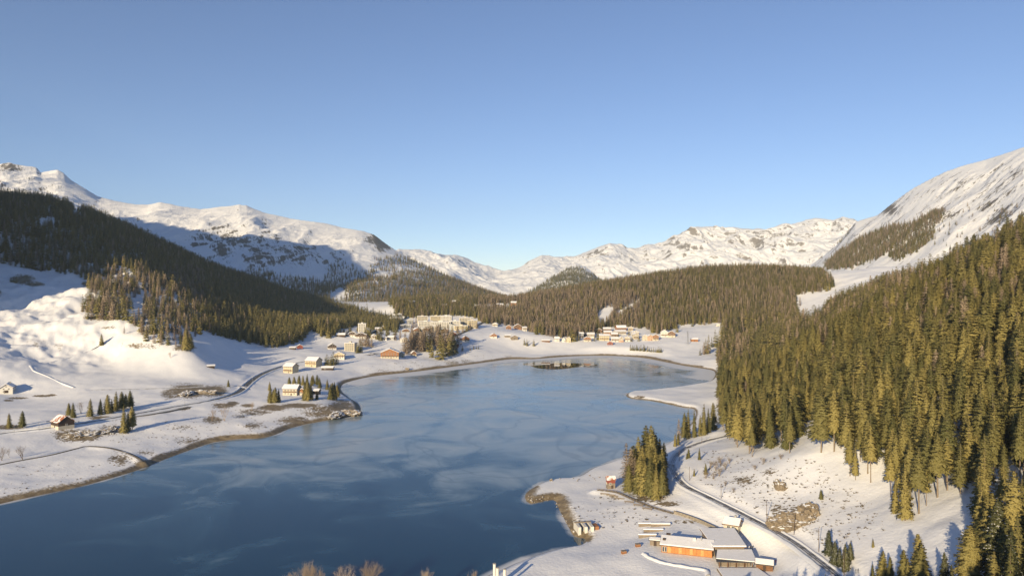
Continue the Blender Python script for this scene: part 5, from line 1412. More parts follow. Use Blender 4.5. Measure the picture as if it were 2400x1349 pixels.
rf3 = MB().slab([L2(83.9, 300, 2.9), L2(100.4, 299, 2.9), L2(102.4, 312.1, 3.4), L2(86.2, 312.1, 3.4)], .25).build('porch_roof', M_DARKROOF, rest)
MB().slab([L2(84.6, 303, 3.3), L2(100.2, 299.2, 3.2), L2(102.2, 311.9, 3.75), L2(87.6, 311.9, 3.75)], .36).build('roof_snow', M_ROOFSNOW, rf3)
MB().add([L2(85.5, 302.5, -1), L2(98.6, 302.5, -1), L2(100, 312, -1), L2(87, 312, -1), L2(85.5, 302.5, 2.7), L2(98.6, 302.5, 2.7), L2(100, 312, 3.1), L2(87, 312, 3.1)], [(0, 3, 2, 1), (4, 5, 6, 7), (0, 1, 5, 4), (1, 2, 6, 5), (2, 3, 7, 6), (3, 0, 4, 7)]).build('porch_wall', M_GREYT, rest)
for i in range(5): MB().box(*[c for c in (L2(85.2 + i * 3.4, 0, 0)[0] - .12, L2(85.2 + i * 3.4, 0, 0)[0] + .12)], 300.4 - 316, 300.64 - 316, -1, 2.62).build('post', M_TIMBER, rest)
tp = Vector((92, 288, hz(92, 288))); terr_ = empty('terrace', tp); tag(terr_, 'flat snow-covered timber terrace before the restaurant porch', 'terrace')
tz = 5.75 - tp.z
MB().add([(-8.4, 10.6, -1.5), (8.4, 10.6, -1.5), (13, -14, -1.5), (-8.6, -14, -1.5), (-8.4, 10.6, tz), (8.4, 10.6, tz), (13, -14, tz), (-8.6, -14, tz)], [(0, 1, 2, 3), (7, 6, 5, 4), (4, 5, 1, 0), (5, 6, 2, 1), (6, 7, 3, 2), (7, 4, 0, 3)]).build('deck', M_GREYT, terr_)
MB().slab([(-8.5, -13.9, tz + .32), (12.8, -13.9, tz + .32), (8.2, 10.4, tz + .32), (-8.2, 10.4, tz + .32)], .316).build('deck_snow', M_ROOFSNOW, terr_)
fpz = tz + .3
for i in range(5):
    x = -7.5 + i * 3.6; MB().box(x - .05, x + .05, 10.0, 10.1, fpz - .2, fpz + 2.4).build('post', M_TIMBER, terr_)
cab = house('ticket_cabin', 'small cream two-storey cabin with a snow-capped roof beside the railway', 1717, 1248, 6.6, 7.4, 4.8, 6.6, -0.5, 'cream', None, .5, 'tile', 'side', .5, 2, 2, storeys=2, chimney=True, over=.7, cat='cabin')
house('beach_hut', 'low timber kiosk with snowy roof at the end of the restaurant terrace', 1792, 1333, 6.5, 4.5, 2.6, 3.6, -.35, 'timber', None, .5, 'dark', 'side', .4, 1, 0, storeys=1, chimney=False, cat='kiosk', over=.5)
house('beach_hut', 'small open kiosk with flat snowy roof at the water end of the orange restaurant front', 1536, 1275, 4.6, 3.4, 2.3, 2.7, -.25, 'weathered', None, .5, 'dark', 'side', .35, 1, 0, storeys=1, chimney=False, cat='kiosk', over=.5)
house('lookout_hut', 'little red-brown lookout hut on stilts above the lake path', 1431, 1143, 4.6, 4.0, 5.4, 7.0, .1, 'weathered', 'red', .62, 'rust', 'side', 0, 2, 1, storeys=1, chimney=False, cat='hut', over=.5)
for i, (px, py, L_) in enumerate([(1533, 1231, 15), (1531, 1245, 9), (1517, 1257, 8), (1548, 1232, 9)]):
    p = gp(px, py); r = empty('snowed_changing_wall', p, -.02)
    MB().box(-L_ / 2, L_ / 2, -.5, .5, -.5, 1.1).build('wall', M_GREYT, r); MB().box(-L_ / 2 - .2, L_ / 2 + .2, -.7, .7, 1.103, 1.6).build('snow_cap', M_ROOFSNOW, r)
    tag(r, 'low timber screen wall capped with thick snow on the bathing lawn', 'screen wall', 'snow-capped screens on the bathing lawn')
for px, py, lb in [(1495, 1280, 'orange wooden crate close to the small open kiosk'), (1462, 1296, 'orange wooden crate near the water end of the bathing lawn')]:
    p = gp(px, py); r = empty('wooden_crate', p, .3)
    MB().box(-1, 1, -.8, .8, -.2, 1.1).build('body', M_ORANGE, r); MB().box(-1.1, 1.1, -.9, .9, 1.103, 1.3).build('lid', M_GREYT, r); MB().box(-1.08, 1.08, -.88, .88, .4, .52).build('batten', M_TIMBER, r)
    tag(r, lb, 'crate')
# ploughed ridges round the terrace lawn
rid = [gp(*p) for p in [(1508, 1297), (1522, 1307), (1550, 1318), (1585, 1325), (1630, 1332), (1658, 1337), (1660, 1349)]]
tag(ribbon('snow_bank', [tuple(p) for p in rid], [(-1.4, -.2), (-.5, .65), (.4, .7), (1.3, -.2)], M_SNOWBANK, step=2.0, jitter=.3, seed=9), kind='structure')
# concrete sluice at the outlet
sp_ = gp(1368, 1236); sl = empty('sluice', sp_, .15); tag(sl, 'pale concrete sluice with three side walls at the lake outlet', 'sluice')
for x in (-3.2, 0, 3.2): MB().box(x - .7, x + .7, -5, 5, -3, 2.0).build('side_wall', M_WHITE, sl)
MB().box(-4.2, 4.2, 1.5, 2.6, 2.003, 2.4).build('catwalk', M_GREYT, sl); MB().box(3.95, 6.8, -3.5, 1.4, -2, 1.5).build('gate_house', M_ORANGE, sl)
# three white posts on the near shore
for px, top, h in [(1159, 1319, 10), (1166, 1329, 9), (1183, 1332, 8.6)]:
    Y = 288.0; x = (px - CX) / F * Y; zt = CZ - (top - CY) / F * Y
    zb = hz(x, Y); r = empty('white_post', (x, Y, zb))
    MB().tube((0, 0, -.6), (0, 0, zt - zb - .25), .62, .58, 14).build('shaft', M_WHITE, r); MB().tube((0, 0, zt - zb - .247), (0, 0, zt - zb), .70, .66, 14).build('cap', M_CONCRETE, r)
    tag(r, 'tall round white post on the near shore of the lake', 'post', 'white posts on the near shore')

# ------------------------------------------------------------------ rocks
def rock_mesh(name, seed, sx_, sy_, sz_, sub=3, rough=.35):
    bm = bmesh.new(); bmesh.ops.create_icosphere(bm, subdivisions=sub, radius=1)
    from mathutils import noise as mn
    for v in bm.verts:
        p = v.co * 1.4 + Vector((seed * 7.1, seed * 3.3, 0))
        k = 1 + rough * mn.fractal(p * 1.6, 0.75, 2.1, 6) + .08 * mn.cell(p * 1.3)
        v.co = Vector((v.co.x * sx_, v.co.y * sy_, v.co.z * sz_)) * k
    me = bpy.data.meshes.new(name); bm.to_mesh(me); bm.free(); return me
def mat_rock(name, snow):
    m, nt, b = mat(name)
    geo = nt.nodes.new('ShaderNodeNewGeometry'); sep = nt.nodes.new('ShaderNodeSeparateXYZ'); nt.links.new(geo.outputs['Normal'], sep.inputs[0])
    n = noise_node(nt, .9, 5, .65); n2 = noise_node(nt, .35, 4, .6)
    c = ramp(nt, n.outputs['Fac'], [(0.3, (0.09, 0.07, 0.05)), (0.7, (0.27, 0.22, 0.16))]).outputs['Color']
    fac = maprange(nt, math_node(nt, 'ADD', sep.outputs['Z'], math_node(nt, 'MULTIPLY', math_node(nt, 'SUBTRACT', n2.outputs['Fac'], .5), 1.6)), snow, snow + .15)
    nt.links.new(mixc(nt, fac, c, SNOW), b.inputs['Base Color']); b.inputs['Roughness'].default_value = .85
    bump(nt, b, n.outputs['Fac'], .6, .5)
    return m
M_ROCK = mat_rock('boulder_rock', .72); M_CRAG = mat_rock('crag_rock', .82)
def rock(name, px, py, s, seed, label, group=None, m=None, sub=3, tilt=(0, 0), sinkf=.25):
    p = gp(px, py); me = rock_mesh(name, seed, *s, sub=sub); me.materials.append(m or M_ROCK)
    o = link(name, me); o.location = p + Vector((0, 0, s[2] * sinkf)); o.rotation_euler = (tilt[0], tilt[1], seed)
    return tag(o, label, 'rock', group)
rock('boulder', 1828, 1143, (4.4, 2.6, 3.0), 2, 'large tilted grey boulder on the snowy clearing above the railway', tilt=(.1, -.5))
rock('rock_outcrop', 1858, 1226, (9.5, 6, 5.5), 3, 'brown snow-streaked rock outcrop above the railway', m=M_CRAG, sub=5, sinkf=-.15)
rock('rock_outcrop', 1895, 1208, (6, 5, 6), 4, 'brown rock knob joined to the outcrop above the railway', m=M_CRAG, sub=4, sinkf=-.15)
rock('rock_outcrop', 438, 924, (15, 7, 3.4), 5, 'dark rocky bank under the lane on the shaded side', m=M_CRAG, sub=5, sinkf=-.1)
rock('rock_outcrop', 482, 921, (13, 6, 3.4), 6, 'sunlit brown rocky bank next to the dark one under the lane', m=M_CRAG, sub=5, sinkf=-.1)
rock('rock_outcrop', 195, 1018, (14, 7, 3.0), 7, 'jagged brown rocks on the slope below the rusty-roofed barn', m=M_CRAG, sub=5, sinkf=-.1)
rock('rock_outcrop', 262, 1008, (12, 6, 2.8), 8, 'brown rocks at the foot of the spruce trio below the road', m=M_CRAG, sub=5, sinkf=-.1)
rock('rock_outcrop', 822, 968, (10, 8, 3.6), 9, 'grey-brown rocky nose at the tip of the lake point', m=M_CRAG, sub=5, sinkf=-.1)
rock('rock_outcrop', 788, 972, (14, 7, 2.6), 11, 'bare earthy bluff on the lake side of the point', m=M_CRAG, sub=5, sinkf=-.1)
rock('boulder', 955, 866, (3.4, 2.6, 2.6), 12, 'single rounded boulder on the shore below the big chalet')
rock('boulder', 1292, 1126, (1.1, .9, 1.0), 13, 'small boulder on the snowy edge of the lake spit')
rg_ = random.Random(21)
for i in range(46):     # shore stones on the near spit and bank
    if i < 22: px, py = rg_.uniform(1234, 1300), rg_.uniform(1160, 1178)
    elif i < 34: px = rg_.uniform(1302, 1346); py = 1180 + (px - 1302) * 1.6 + rg_.uniform(-6, 6)
    else: px, py = rg_.uniform(1310, 1420), rg_.uniform(1112, 1128)
    s = rg_.uniform(.3, .75); rock('shore_stone', px, py, (s, s * .8, s * .7), rg_.randrange(99), 'small shore stone lying on the spit by the water', 'shore stones on the spit', sub=2)

# ------------------------------------------------------------------ standing trees that the photograph singles out
def tree(px, py, hpx, kind, label, group=None, slim=1.0):
    p = gp(px, py); h = hpx * p.y / F
    k = kind
    if p.y > 950: k = {'spruce': 'far_spruce', 'larch': 'far_larch', 'tall': 'far_spruce', 'snowy': 'far_spruce'}[kind]
    counts['larch' if kind == 'larch' else 'spruce'] += 1
    return single_tree(p.x, p.y, p.z - .2, h, k, rnd.randrange(len(KIND[k])), slim * (1.25 if p.y > 950 else 1.1), label, group)
counts = {'spruce': 0, 'larch': 0}
def trees(rows, label, group, slim=1.0):
    for r in rows: tree(r[0], r[1], r[2], r[3] if len(r) > 3 else 'spruce', label, group, slim * rnd.uniform(.9, 1.15))
tree(21, 1002, 36, 'spruce', 'smaller of two spruces standing apart by the road past the barn', slim=1.2)
tree(53, 1002, 41, 'spruce', 'taller of two spruces standing apart by the road past the barn', slim=1.1)
trees([(161, 973, 30), (171, 978, 36), (212, 975, 43), (235, 971, 38), (252, 969, 46), (272, 963, 48), (285, 960, 44), (305, 955, 42), (262, 967, 34), (295, 958, 36)], 'dark spruce in the row behind the barn along the road', 'spruces in a row along the road', 1.15)
trees([(290, 1015, 66), (310, 1007, 56), (300, 1011, 50)], 'spruce in the tall group of three below the road', 'three tall spruces below the road', 1.1)
trees([(632, 914, 22), (633, 944, 36), (645, 944, 38), (653, 942, 32), (640, 943, 30)], 'spruce in the clump between the road bend and the lake point villa', 'spruces on the road side of the lake villa', 1.25)
trees([(678, 902, 20), (689, 902, 21), (701, 902, 24), (720, 902, 27), (743, 905, 28), (749, 909, 26), (710, 902, 24), (733, 903, 25), (730, 903, 22)], 'spruce in the hedge-like row behind the lake point villa', 'spruces behind the lake villa', 1.25)
trees([(714, 938, 44), (721, 940, 48), (728, 936, 36), (743, 936, 22)], 'tall spruce close in front of the lake point villa annex', 'spruces before the villa annex', 1.05)
trees([(767, 913, 26), (774, 936, 38), (784, 936, 43), (779, 936, 40), (790, 930, 30)], 'broad olive spruce at the outer end of the lake point', 'spruces at the outer end of the lake point', 1.3)
trees([(798, 781, 20), (806, 780, 18), (812, 786, 14), (856, 790, 26), (861, 786, 30), (866, 791, 28), (870, 784, 26), (884, 795, 22), (889, 793, 26), (893, 798, 22), (907, 792, 24), (910, 786, 26), (838, 780, 20), (820, 778, 20), (926, 785, 24), (930, 778, 22), (842, 774, 20), (895, 783, 24), (878, 774, 22)], 'dark spruce standing among the houses of the shaded hamlet', 'dark spruces in the shaded hamlet', 1.3)
trees([(985, 781, 17), (1003, 783, 20, 'larch'), (1010, 779, 18), (1028, 782, 22, 'larch'), (1040, 779, 18), (1050, 781, 22, 'larch'), (1060, 779, 20), (1073, 778, 15), (1085, 779, 17, 'larch'), (1094, 776, 18), (1102, 774, 20, 'larch'), (975, 768, 24, 'larch'), (968, 772, 22, 'larch'), (1118, 770, 18, 'larch')], 'tree standing before the flat-roofed hotels of the village head', 'trees before the hotels', 1.25)
tree(535, 906, 17, 'spruce', 'single small spruce beside the lane above the road bend', slim=1.2)
trees([(766, 855, 26), (774, 856, 22), (781, 855, 32), (790, 853, 24)], 'dark spruce in the clump before the arched gable chalet', 'spruces before the arched gable chalet', 1.2)
trees([(838, 827, 26), (844, 826, 30)], 'olive spruce beside the sunlit stepped apartment house', 'spruces beside the stepped apartment house', 1.3)
trees([(844, 810, 24, 'larch'), (850, 811, 26, 'larch'), (857, 811, 27, 'larch'), (864, 812, 25, 'larch'), (871, 814, 24, 'larch'), (860, 812, 28, 'larch')], 'brown larch in the sunlit clump between the shaded hamlet and the big chalet', 'larches below the shaded hamlet', 1.3)
trees([(927, 797, 22, 'larch'), (938, 797, 24, 'larch')], 'lone brown larch at the edge of the shaded hamlet meadow', 'larches at the hamlet meadow edge', 1.1)
kn = []
for i in range(40):
    t = i / 39; kn.append((952 + 118 * t + rnd.uniform(-5, 5), 822 - 10 * math.sin(t * 3) + rnd.uniform(-10, 12), rnd.uniform(36, 48), 'larch' if rnd.random() < .78 else 'spruce'))
trees([k for k in kn if k[3] == 'larch'], 'brown larch crowding the knoll behind the small cottage', 'larches on the knoll', 1.35)
trees([k for k in kn if k[3] == 'spruce'] + [(1012, 838, 48), (1030, 843, 52), (1040, 836, 44), (1052, 834, 50), (1058, 830, 52)], 'spruce among the larches on the knoll', 'spruces on the knoll', 1.15)
trees([(1070, 826, 18), (1084, 822, 14), (1102, 821, 10), (1110, 818, 9), (1117, 817, 8), (1122, 818, 10)], 'little dark spruce in the row on the shaded bank beyond the larch knoll', 'small spruces on the shaded bank', 1.2)
trees([(1229, 808, 17), (1235, 811, 19)], 'one of two close spruces on the open snowfield', 'twin spruces on the snowfield', 1.25)
tree(1251, 811, 17, 'spruce', 'lone broad spruce a few steps from the twin spruces on the snowfield', slim=1.4)
trees([(1338, 799, 32), (1344, 800, 30), (1350, 800, 27), (1356, 798, 20)], 'big olive spruce in the clump beside the yellow hamlet house', 'olive spruces beside the yellow house', 1.2)
trees([(1393, 799, 15), (1402, 796, 27)], 'spruce of the pair in front of the orange and cream chalet', 'spruce pair in the hamlet', 1.3)
trees([(1413, 784, 11), (1474, 785, 15), (1497, 799, 14), (1561, 788, 14), (1480, 800, 10), (1449, 790, 9), (1587, 778, 18)], 'small spruce growing between the sunlit hamlet houses', 'small spruces between the hamlet houses', 1.3)
trees([(1478 + i * 4.2 + rnd.uniform(-1, 1), 821 + i * .25, rnd.uniform(12, 18)) for i in range(9)] + [(1518 + i * 4.4, 824 + i * .3, rnd.uniform(11, 16)) for i in range(8)], 'small spruce in the straight row on the shore meadow', 'spruces in a row on the shore meadow', 1.1)
trees([(1641, 832, 17), (1650, 831, 30, 'larch'), (1654, 829, 38), (1661, 828, 46), (1668, 814, 26), (1676, 813, 42), (1682, 812, 30), (1658, 829, 30, 'larch')], 'tall tree in the clump at the corner of the snowfield by the steep wood', 'tree clump at the snowfield corner', 1.0)
GROVE = [(1468, 1142, 105, 'larch'), (1478, 1140, 92, 'larch'), (1488, 1150, 80, 'larch'), (1484, 1130, 88), (1496, 1126, 105), (1500, 1158, 92), (1512, 1164, 84), (1524, 1167, 98), (1538, 1169, 80), (1552, 1168, 74), (1514, 1112, 118), (1526, 1116, 122), (1522, 1140, 96), (1536, 1138, 92), (1548, 1140, 78), (1506, 1138, 96), (1536, 1108, 92), (1546, 1104, 80), (1556, 1096, 62), (1552, 1120, 70), (1494, 1160, 60), (1474, 1152, 66), (1561, 1158, 48), (1532, 1124, 104)]
trees([g for g in GROVE if len(g) < 4], 'olive spruce in the dense grove between railway curve and lake', 'spruces of the lakeside grove', 1.15)
trees([g for g in GROVE if len(g) > 3], 'bare pinkish larch on the lake side of the dense grove', 'larches of the lakeside grove', 1.1)
trees([(1604, 1029, 64), (1613, 1027, 70), (1627, 1025, 66), (1650, 1020, 76), (1641, 1021, 50), (1660, 1014, 60), (1671, 1008, 66), (1582, 1046, 34), (1589, 1044, 30)], 'slender spruce above the railway curve where it meets the lake', 'slender spruces above the railway curve', .8)
tree(1591, 1042, 62, 'larch', 'single bare larch above the railway curve where it meets the lake')
trees([(1614, 1073, 23), (1610, 1075, 15), (1639, 1077, 30), (1627, 1115, 19), (1654, 1111, 28), (1924, 1170, 25), (1646, 1008, 20)], 'young spruce on the open snow inside the railway curve', 'young spruces inside the railway curve', 1.1)
trees([(1943, 1299, 60, 'snowy'), (1957, 1320, 56, 'snowy'), (1981, 1336, 64, 'snowy'), (1993, 1312, 44, 'snowy'), (1968, 1325, 44, 'snowy')], 'snow-laden spruce in the small group beside the track', 'snow-laden spruces beside the track', 1.15)
trees([(2045, 1368, 50), (2070, 1364, 76), (2086, 1362, 60), (2118, 1378, 92), (2128, 1384, 80), (2151, 1372, 125), (2160, 1390, 120), (2213, 1366, 76, 'snowy'), (2230, 1380, 60, 'snowy'), (1935, 1372, 30)], 'spruce in the shaded hollow at the lower end of the wood', 'spruces in the shaded hollow', 1.0)
tree(2046, 1282, 22, 'spruce', 'tiny spruce on the shaded snow under the steep wood')
trees([(205, 747, 34), (214, 745, 40, 'larch'), (228, 748, 52), (240, 749, 46, 'larch'), (252, 750, 50), (264, 750, 44, 'larch'), (276, 750, 46), (288, 748, 42), (250, 740, 60, 'larch'), (268, 738, 58, 'larch')], 'tree of the isolated clump on the brown grass patch of the pasture', 'tree clump on the pasture', 1.1)
tree(238, 810, 28, 'spruce', 'single spruce beside the track across the pasture', slim=1.3)
tree(291, 784, 20, 'larch', 'small lone larch between pasture track and wood')
tree(311, 757, 36, 'spruce', 'single dark spruce on the snow gap between clump and wood', slim=1.2)
trees([(436, 821, 52), (446, 823, 42)], 'sunlit spruce at the outermost tip of the spur wood', 'spruces at the tip of the spur wood', 1.2)
trees([(32, 662, 16), (38, 663, 18), (26, 661, 13)], 'dark low spruce on the dark patch high up the pasture', 'low spruces high up the pasture', 1.5)

def brush(px, py, hpx, seed, label, group=None, name='bare_tree', m=None, **kw):
    p = gp(px, py); return bare_single(px, py, hpx * p.y / F, seed, label, group, name, m, **kw)
brush(53, 1076, 40, 1, 'round leafless tree on the shore meadow beside the shore path', depth=5)
brush(4, 1078, 34, 2, 'leafless tree with upright twigs at the end of the shore path', depth=5)
brush(22, 1072, 22, 3, 'thin young leafless tree between the two shore path trees', stems=2)
brush(190, 968, 30, 4, 'leafless tree in the gap of the roadside spruce row', depth=5)
brush(497, 987, 34, 5, 'one of two leafless trees on the brown shore mound', 'leafless trees on the shore mound', depth=5)
brush(526, 985, 34, 6, 'one of two leafless trees on the brown shore mound', 'leafless trees on the shore mound', depth=5)
brush(400, 838, 18, 7, 'small reddish bush on the shaded snow below the spur wood', name='bare_bush')
brush(590, 960, 22, 8, 'pale leafless tree by the lane to the lake point', depth=4)
for i, (px, py, hp) in enumerate([(1664, 1098, 26), (1678, 1102, 30), (1690, 1090, 28), (1655, 1120, 22), (1700, 1100, 24), (1672, 1122, 22), (1686, 1115, 26), (1709, 1085, 18), (1700, 1138, 14), (1720, 1150, 12), (1770, 1100, 16), (1790, 1085, 18), (1830, 1075, 16)]):
    brush(px, py, hp, 30 + i, 'leafless grey bush on the snowy bank above the railway', 'bare bushes above the railway', 'bare_bush', M_GREYBARK, stems=6, spread=.7)
for i, (px, top, sd_, wd_, lb) in enumerate([(724, 1312, 60, .42, 'taller one of two close leafless trees on the near shore'), (743, 1318, 64, .42, 'shorter one of two close leafless trees on the near shore'), (808, 1324, 61, .6, 'smaller golden-brown round leafless tree on the near shore'), (862, 1312, 62, .62, 'larger golden-brown round leafless tree on the near shore'),
                                       (1000, 1326, 63, .36, 'slim leafless tree alone on the near shore'), (680, 1336, 65, .36, 'low leafless treetop next to the close pair on the near shore'), (1111, 1334, 66, .34, 'low leafless treetop beside the white posts')]):
    Y = 284.0; x = (px - CX) / F * Y; zt = CZ - (top - CY) / F * Y; zb = hz(x, Y)
    r = empty('bare_tree', (x, Y, zb)); v, f = bare_tree_geo(sd_, 10, wd_, 7, 6)
    v = np.array(v); k = (zt - zb) / v[:, 2].max(); v = v * (k * (.8 if wd_ < .5 else 1.0), k * (.8 if wd_ < .5 else 1.0), k)
    link('branches', geo_mesh('branches', v, f, M_LARCH), r)
    tag(r, lb, 'tree')

# ------------------------------------------------------------------ dry grass and low brush poking through the snow
tf = []
for poly, cnt in [([(1650, 1040), (1760, 1075), (1900, 1070), (2030, 1160), (2080, 1240), (1960, 1290), (1800, 1215), (1640, 1140)], 700), ([(1400, 1160), (1580, 1215), (1560, 1230), (1340, 1240), (1330, 1190)], 120), ([(140, 1005), (330, 1000), (520, 960), (830, 950), (800, 975), (600, 1015), (400, 1050), (200, 1030)], 420),
                  ([(880, 850), (1160, 830), (1150, 842), (950, 868), (830, 885)], 220), ([(0, 640), (200, 660), (230, 740), (160, 820), (0, 830)], 160), ([(0, 1090), (330, 1085), (450, 1040), (300, 1100), (0, 1165)], 160)]:
    xs_ = [q[0] for q in poly]; ys_ = [q[1] for q in poly]; k = 0
    while k < cnt:
        a_, b_ = rnd.uniform(min(xs_), max(xs_)), rnd.uniform(min(ys_), max(ys_))
        if not inpoly(np.array([a_]), np.array([b_]), poly)[0]: k += .2; continue
        k += 1
        q = gp(a_, b_)
        tf.append((q.x, q.y, q.z - .05, rnd.uniform(.25, .9), 'tuft', rnd.randrange(3), rnd.uniform(1, 2)))
forest('dry_brush', 'dry brown grass tufts and low brush poking through the snow', tf, 'brush')
# the trodden track over the pasture
trk_px = [(322, 757), (290, 775), (262, 790), (236, 806), (205, 822), (160, 838), (110, 850), (70, 856), (78, 868), (110, 880), (140, 895), (175, 908)]
tag(ribbon('path', [tuple(gp(*q) + Vector((0, 0, .25))) for q in trk_px], [(-1.9, -.9), (-1.2, .05), (0, -.05), (1.2, .05), (1.9, -.9)], M_SNOWBANK, step=3.0), kind='structure')

# ------------------------------------------------------------------ people and cars
def person(px, py, rz, label, coat, h=1.75, stride=.16):
    p = gp(px, py)
    bm = bmesh.new(); v, f = [], []
    me = bpy.data.meshes.new('body')
    # joints: pelvis, chest, neck, head, arms, legs with skin radii
    J = {'pel': (0, 0, .95), 'chest': (0, 0, 1.32), 'neck': (0, 0, 1.50), 'head': (0, -.02, 1.64), 'top': (0, -.01, 1.74),
         'ls': (-.2, 0, 1.42), 'le': (-.26, .03, 1.14), 'lh': (-.25, -.08, .90), 'rs': (.2, 0, 1.42), 're': (.26, .02, 1.14), 'rh': (.25, -.06, .90),
         'lhip': (-.1, 0, .88), 'lk': (-.11, -stride * .6, .50), 'lf': (-.11, -stride, .07), 'lt': (-.11, -stride - .16, .05), 'rhip': (.1, 0, .88), 'rk': (.11, stride * .3, .50), 'rf': (.11, stride, .07), 'rt': (.11, stride - .16, .05)}
    Rr = {'pel': .16, 'chest': .17, 'neck': .065, 'head': .105, 'top': .07, 'ls': .085, 'le': .06, 'lh': .05, 'rs': .085, 're': .06, 'rh': .05, 'lhip': .11, 'lk': .075, 'lf': .055, 'lt': .045, 'rhip': .11, 'rk': .075, 'rf': .055, 'rt': .045}
    E = [('pel', 'chest'), ('chest', 'neck'), ('neck', 'head'), ('head', 'top'), ('chest', 'ls'), ('ls', 'le'), ('le', 'lh'), ('chest', 'rs'), ('rs', 're'), ('re', 'rh'), ('pel', 'lhip'), ('lhip', 'lk'), ('lk', 'lf'), ('lf', 'lt'), ('pel', 'rhip'), ('rhip', 'rk'), ('rk', 'rf'), ('rf', 'rt')]
    ks = list(J); s = h / 1.75
    me.from_pydata([tuple(c * s for c in J[k]) for k in ks], [(ks.index(a), ks.index(b)) for a, b in E], [])
    me.materials.append(coat)
    r = empty('person', p, rz); o = link('body', me, r)
    md = o.modifiers.new('skin', 'SKIN'); o.modifiers.new('sub', 'SUBSURF').levels = 1
    for i, k in enumerate(ks): me.skin_vertices[0].data[i].radius = (Rr[k] * s, Rr[k] * s)
    me.skin_vertices[0].data[0].use_root = True
    o.modifiers['sub'].render_levels = 1
    return tag(r, label, 'person')
M_COAT = plain('dark_winter_coat', (0.025, 0.028, 0.04), .8, .3); M_COAT2 = plain('red_winter_coat', (0.25, 0.04, 0.03), .8, .2)
person(1759, 1287, .3, 'shorter of two people in dark winter clothes standing together beside the restaurant wing', M_COAT)
person(1763, 1287, -.4, 'taller of two people in dark winter clothes standing together beside the restaurant wing', M_COAT, 1.8)
person(1751, 1287, 1.2, 'shorter person in dark clothes standing apart from the pair beside the restaurant wing', M_COAT, 1.35)
person(2006, 1343, .8, 'person in dark clothes walking on the shaded snow near the track', M_COAT)
person(2011, 1343, .6, 'second person in dark clothes walking close behind on the shaded snow', M_COAT)
person(1818, 1320, 2.0, 'person in a red coat walking past the terrace kiosk', M_COAT2)

def car(at, rz, label, paint):
    r = empty('parked_car', at, rz)
    b = MB(); L_, W_ = 4.4, 1.76
    prof = [(-2.2, .35), (-2.2, .78), (-1.35, .92), (-.75, 1.42), (.85, 1.45), (1.6, .98), (2.2, .9), (2.2, .35)]
    v = [(x, s * (W_ / 2 if z < 1.1 else W_ / 2 - .14), z) for s in (-1, 1) for x, z in prof]; n_ = len(prof)
    b.add(v, [tuple(range(n_)), tuple(range(2 * n_ - 1, n_ - 1, -1))] + [(i, n_ + i, n_ + (i + 1) % n_, (i + 1) % n_) for i in range(n_)])
    b.build('body', paint, r)
    for s in (-1, 1): MB().box(-.95, 1.1, s * (W_ / 2 - .06) - .02, s * (W_ / 2 - .06) + .02, .98, 1.36).build('side_window', M_GLASS, r)
    MB().box(-1.3, -.8, -.65, .65, .98, 1.3).build('windscreen', M_GLASS, r)
    for x in (-1.4, 1.4):
        for s in (-1, 1):
            w = MB().tube((x, s * .72, .32), (x, s * .9, .32), .32, .32, 12).build('wheel', M_DARKROOF, r); MB().tube((x, s * .905, .32), (x, s * .92, .32), .18, .18, 8).build('rim', M_STEEL, w)
    for s in (-1, 1): MB().box(-2.23, -2.19, s * .6 - .18, s * .6 + .18, .6, .74).build('headlight', M_FRAME, r)
    return tag(r, label, 'car')
def on_line(line, k, off):
    a, b_ = Vector(line[k]), Vector(line[k + 1]); t = (b_ - a).normalized(); n_ = Vector((-t.y, t.x, 0))
    p = a + n_ * off; p.z += .2
    return p, math.atan2(t.y, t.x)
p_, a_ = on_line(VROAD, 10, 2.2); car(p_, a_, 'dark car on the village road below the hotels', plain('dark_paint', (.02, .02, .025), .25, .1))
p_, a_ = on_line(VROAD, 17, -2.2); car(p_, a_, 'white car on the village road beside the yellow hotel', plain('white_paint', (.7, .7, .7), .25, .05))
p_, a_ = on_line(ROAD, 118, 1.8); car(p_, a_, 'grey car on the lake road at the cream road house', plain('grey_paint', (.2, .2, .22), .25, .1))
print('grove trees', counts)
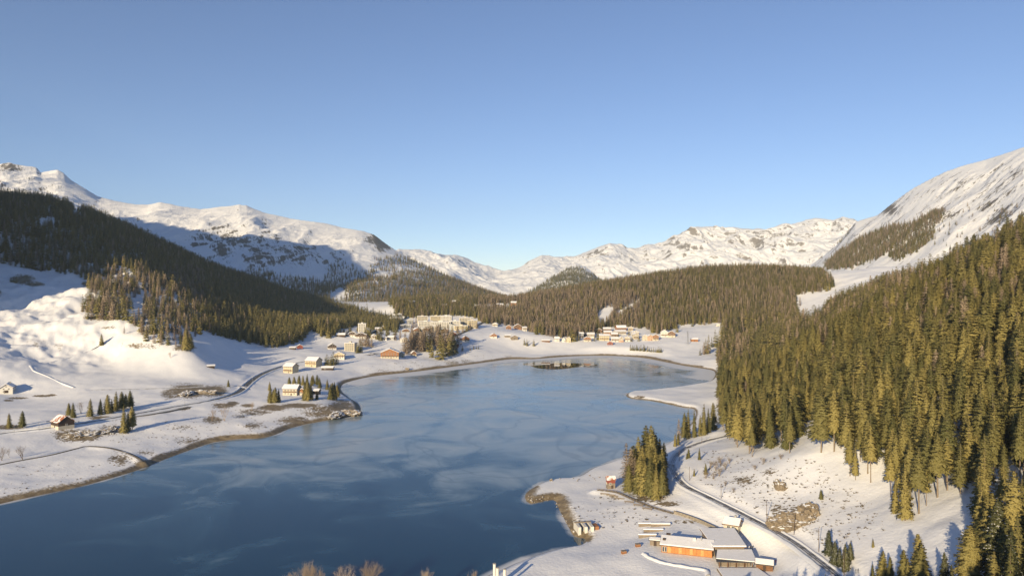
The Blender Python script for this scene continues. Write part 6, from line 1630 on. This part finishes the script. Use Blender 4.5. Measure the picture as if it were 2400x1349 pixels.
# ------------------------------------------------------------------ which valley trees stand alone as objects: those that show largest
def h_(t): return t[3]
def place_valley_trees():
    singles = {'spruce': [], 'larch': []}
    for t in all_trees:
        px, py, x, y, z, h = t[8], t[9], t[0], t[1], t[2], t[3]
        top = CY - (z + h - CZ) / y * F
        t.append(h / y if (-60 < px < 2460 and top < 1349) else 0.0)
    order = sorted(range(len(all_trees)), key=lambda i: -all_trees[i][10])
    cap = {'spruce': MAX_SPRUCE, 'larch': MAX_LARCH}
    mass = {'left': [], 'mid': [], 'right': []}
    for i in order:
        t = all_trees[i]
        sp = 'larch' if 'larch' in t[4] else 'spruce'
        if t[10] > 0 and len(singles[sp]) < cap[sp]:
            singles[sp].append(i)
            snowy = t[4] == 'snowy'
            if sp == 'larch':
                lab, grp = {'left': ('bare brown larch among the dark spruces of the hill above the pasture', 'larches on the hill above the pasture'),
                            'mid': ('bare brown larch on the wooded hill behind the village', 'larches on the hill behind the village'),
                            'right': ('bare brown larch among the spruces of the steep wood above the railway', 'larches in the wood above the railway')}[t[7]]
                if t[7] == 'right':
                    size = 'short' if h_(t) < 18 else 'very tall' if h_(t) > 26 else 'tall'
                    where = 'over the shaded hollow' if t[8] > 2060 else 'above the boulder clearing' if t[8] > 1860 else 'above the railway curve'
                    lab = '%s bare brown larch %s the steep spruce wood %s' % (size, 'edging' if t[9] > 960 else 'inside', where)
            elif snowy:
                lab, grp = 'spruce with snow on its branches at the shaded foot of the steep wood', 'snow-laden spruces at the foot of the steep wood'
            elif t[7] == 'right':
                look = ['low-branched', 'bare-stemmed', 'broad-crowned', 'long bare-stemmed'][t[5]] if t[4] == 'tall' else 'slim ground-sweeping' if t[5] in (2, 4) else 'ground-sweeping'
                size = 'short' if h_(t) < 19 else 'very tall' if h_(t) > 28 else 'tall'
                where = 'over the shaded hollow' if t[8] > 2060 else 'above the boulder clearing' if t[8] > 1860 else 'above the railway curve'
                lab, grp = '%s %s olive spruce %s the steep wood %s' % (size, look, 'edging' if t[9] > 960 else 'inside', where), 'spruces of the steep wood above the railway'
            else:
                lab, grp = 'dark spruce at the edge of the wood above the pasture', 'spruces at the edge of the pasture wood'
            single_tree(*t[:7], lab, grp)
        else:
            mass[t[7]].append(tuple(t[:7]))
    forest('hillside_forest', 'dark spruce and larch wood covering the hill above the snowy pasture', mass['left'])
    forest('hillside_forest', 'brown larch and green spruce wood on the rounded hill behind the village', mass['mid'])
    forest('hillside_forest', 'dense sunlit spruce wood on the steep slope above the railway', mass['right'])
    print('singles', {k: len(v) for k, v in singles.items()}, {k: len(v) for k, v in mass.items()})
MAX_SPRUCE, MAX_LARCH = max(0, 298 - counts['spruce']), 60
place_valley_trees()
# ------------------------------------------------------------------ thin winter haze between here and the far peaks
hz_m = bpy.data.materials.new('haze_air'); hz_m.use_nodes = True
hz_m.node_tree.nodes.clear()
pv = hz_m.node_tree.nodes.new('ShaderNodeVolumePrincipled'); mo = hz_m.node_tree.nodes.new('ShaderNodeOutputMaterial')
pv.inputs['Color'].default_value = (0.66, 0.82, 1.0, 1); pv.inputs['Density'].default_value = 0.000036; pv.inputs['Anisotropy'].default_value = 0.0
hz_m.node_tree.links.new(pv.outputs['Volume'], mo.inputs['Volume'])
hb = MB().box(-6500, 9000, -700, 10600, -90, 1260).build('haze', hz_m)
tag(hb, 'pale thin winter haze filling the valley air', 'haze', kind='stuff')
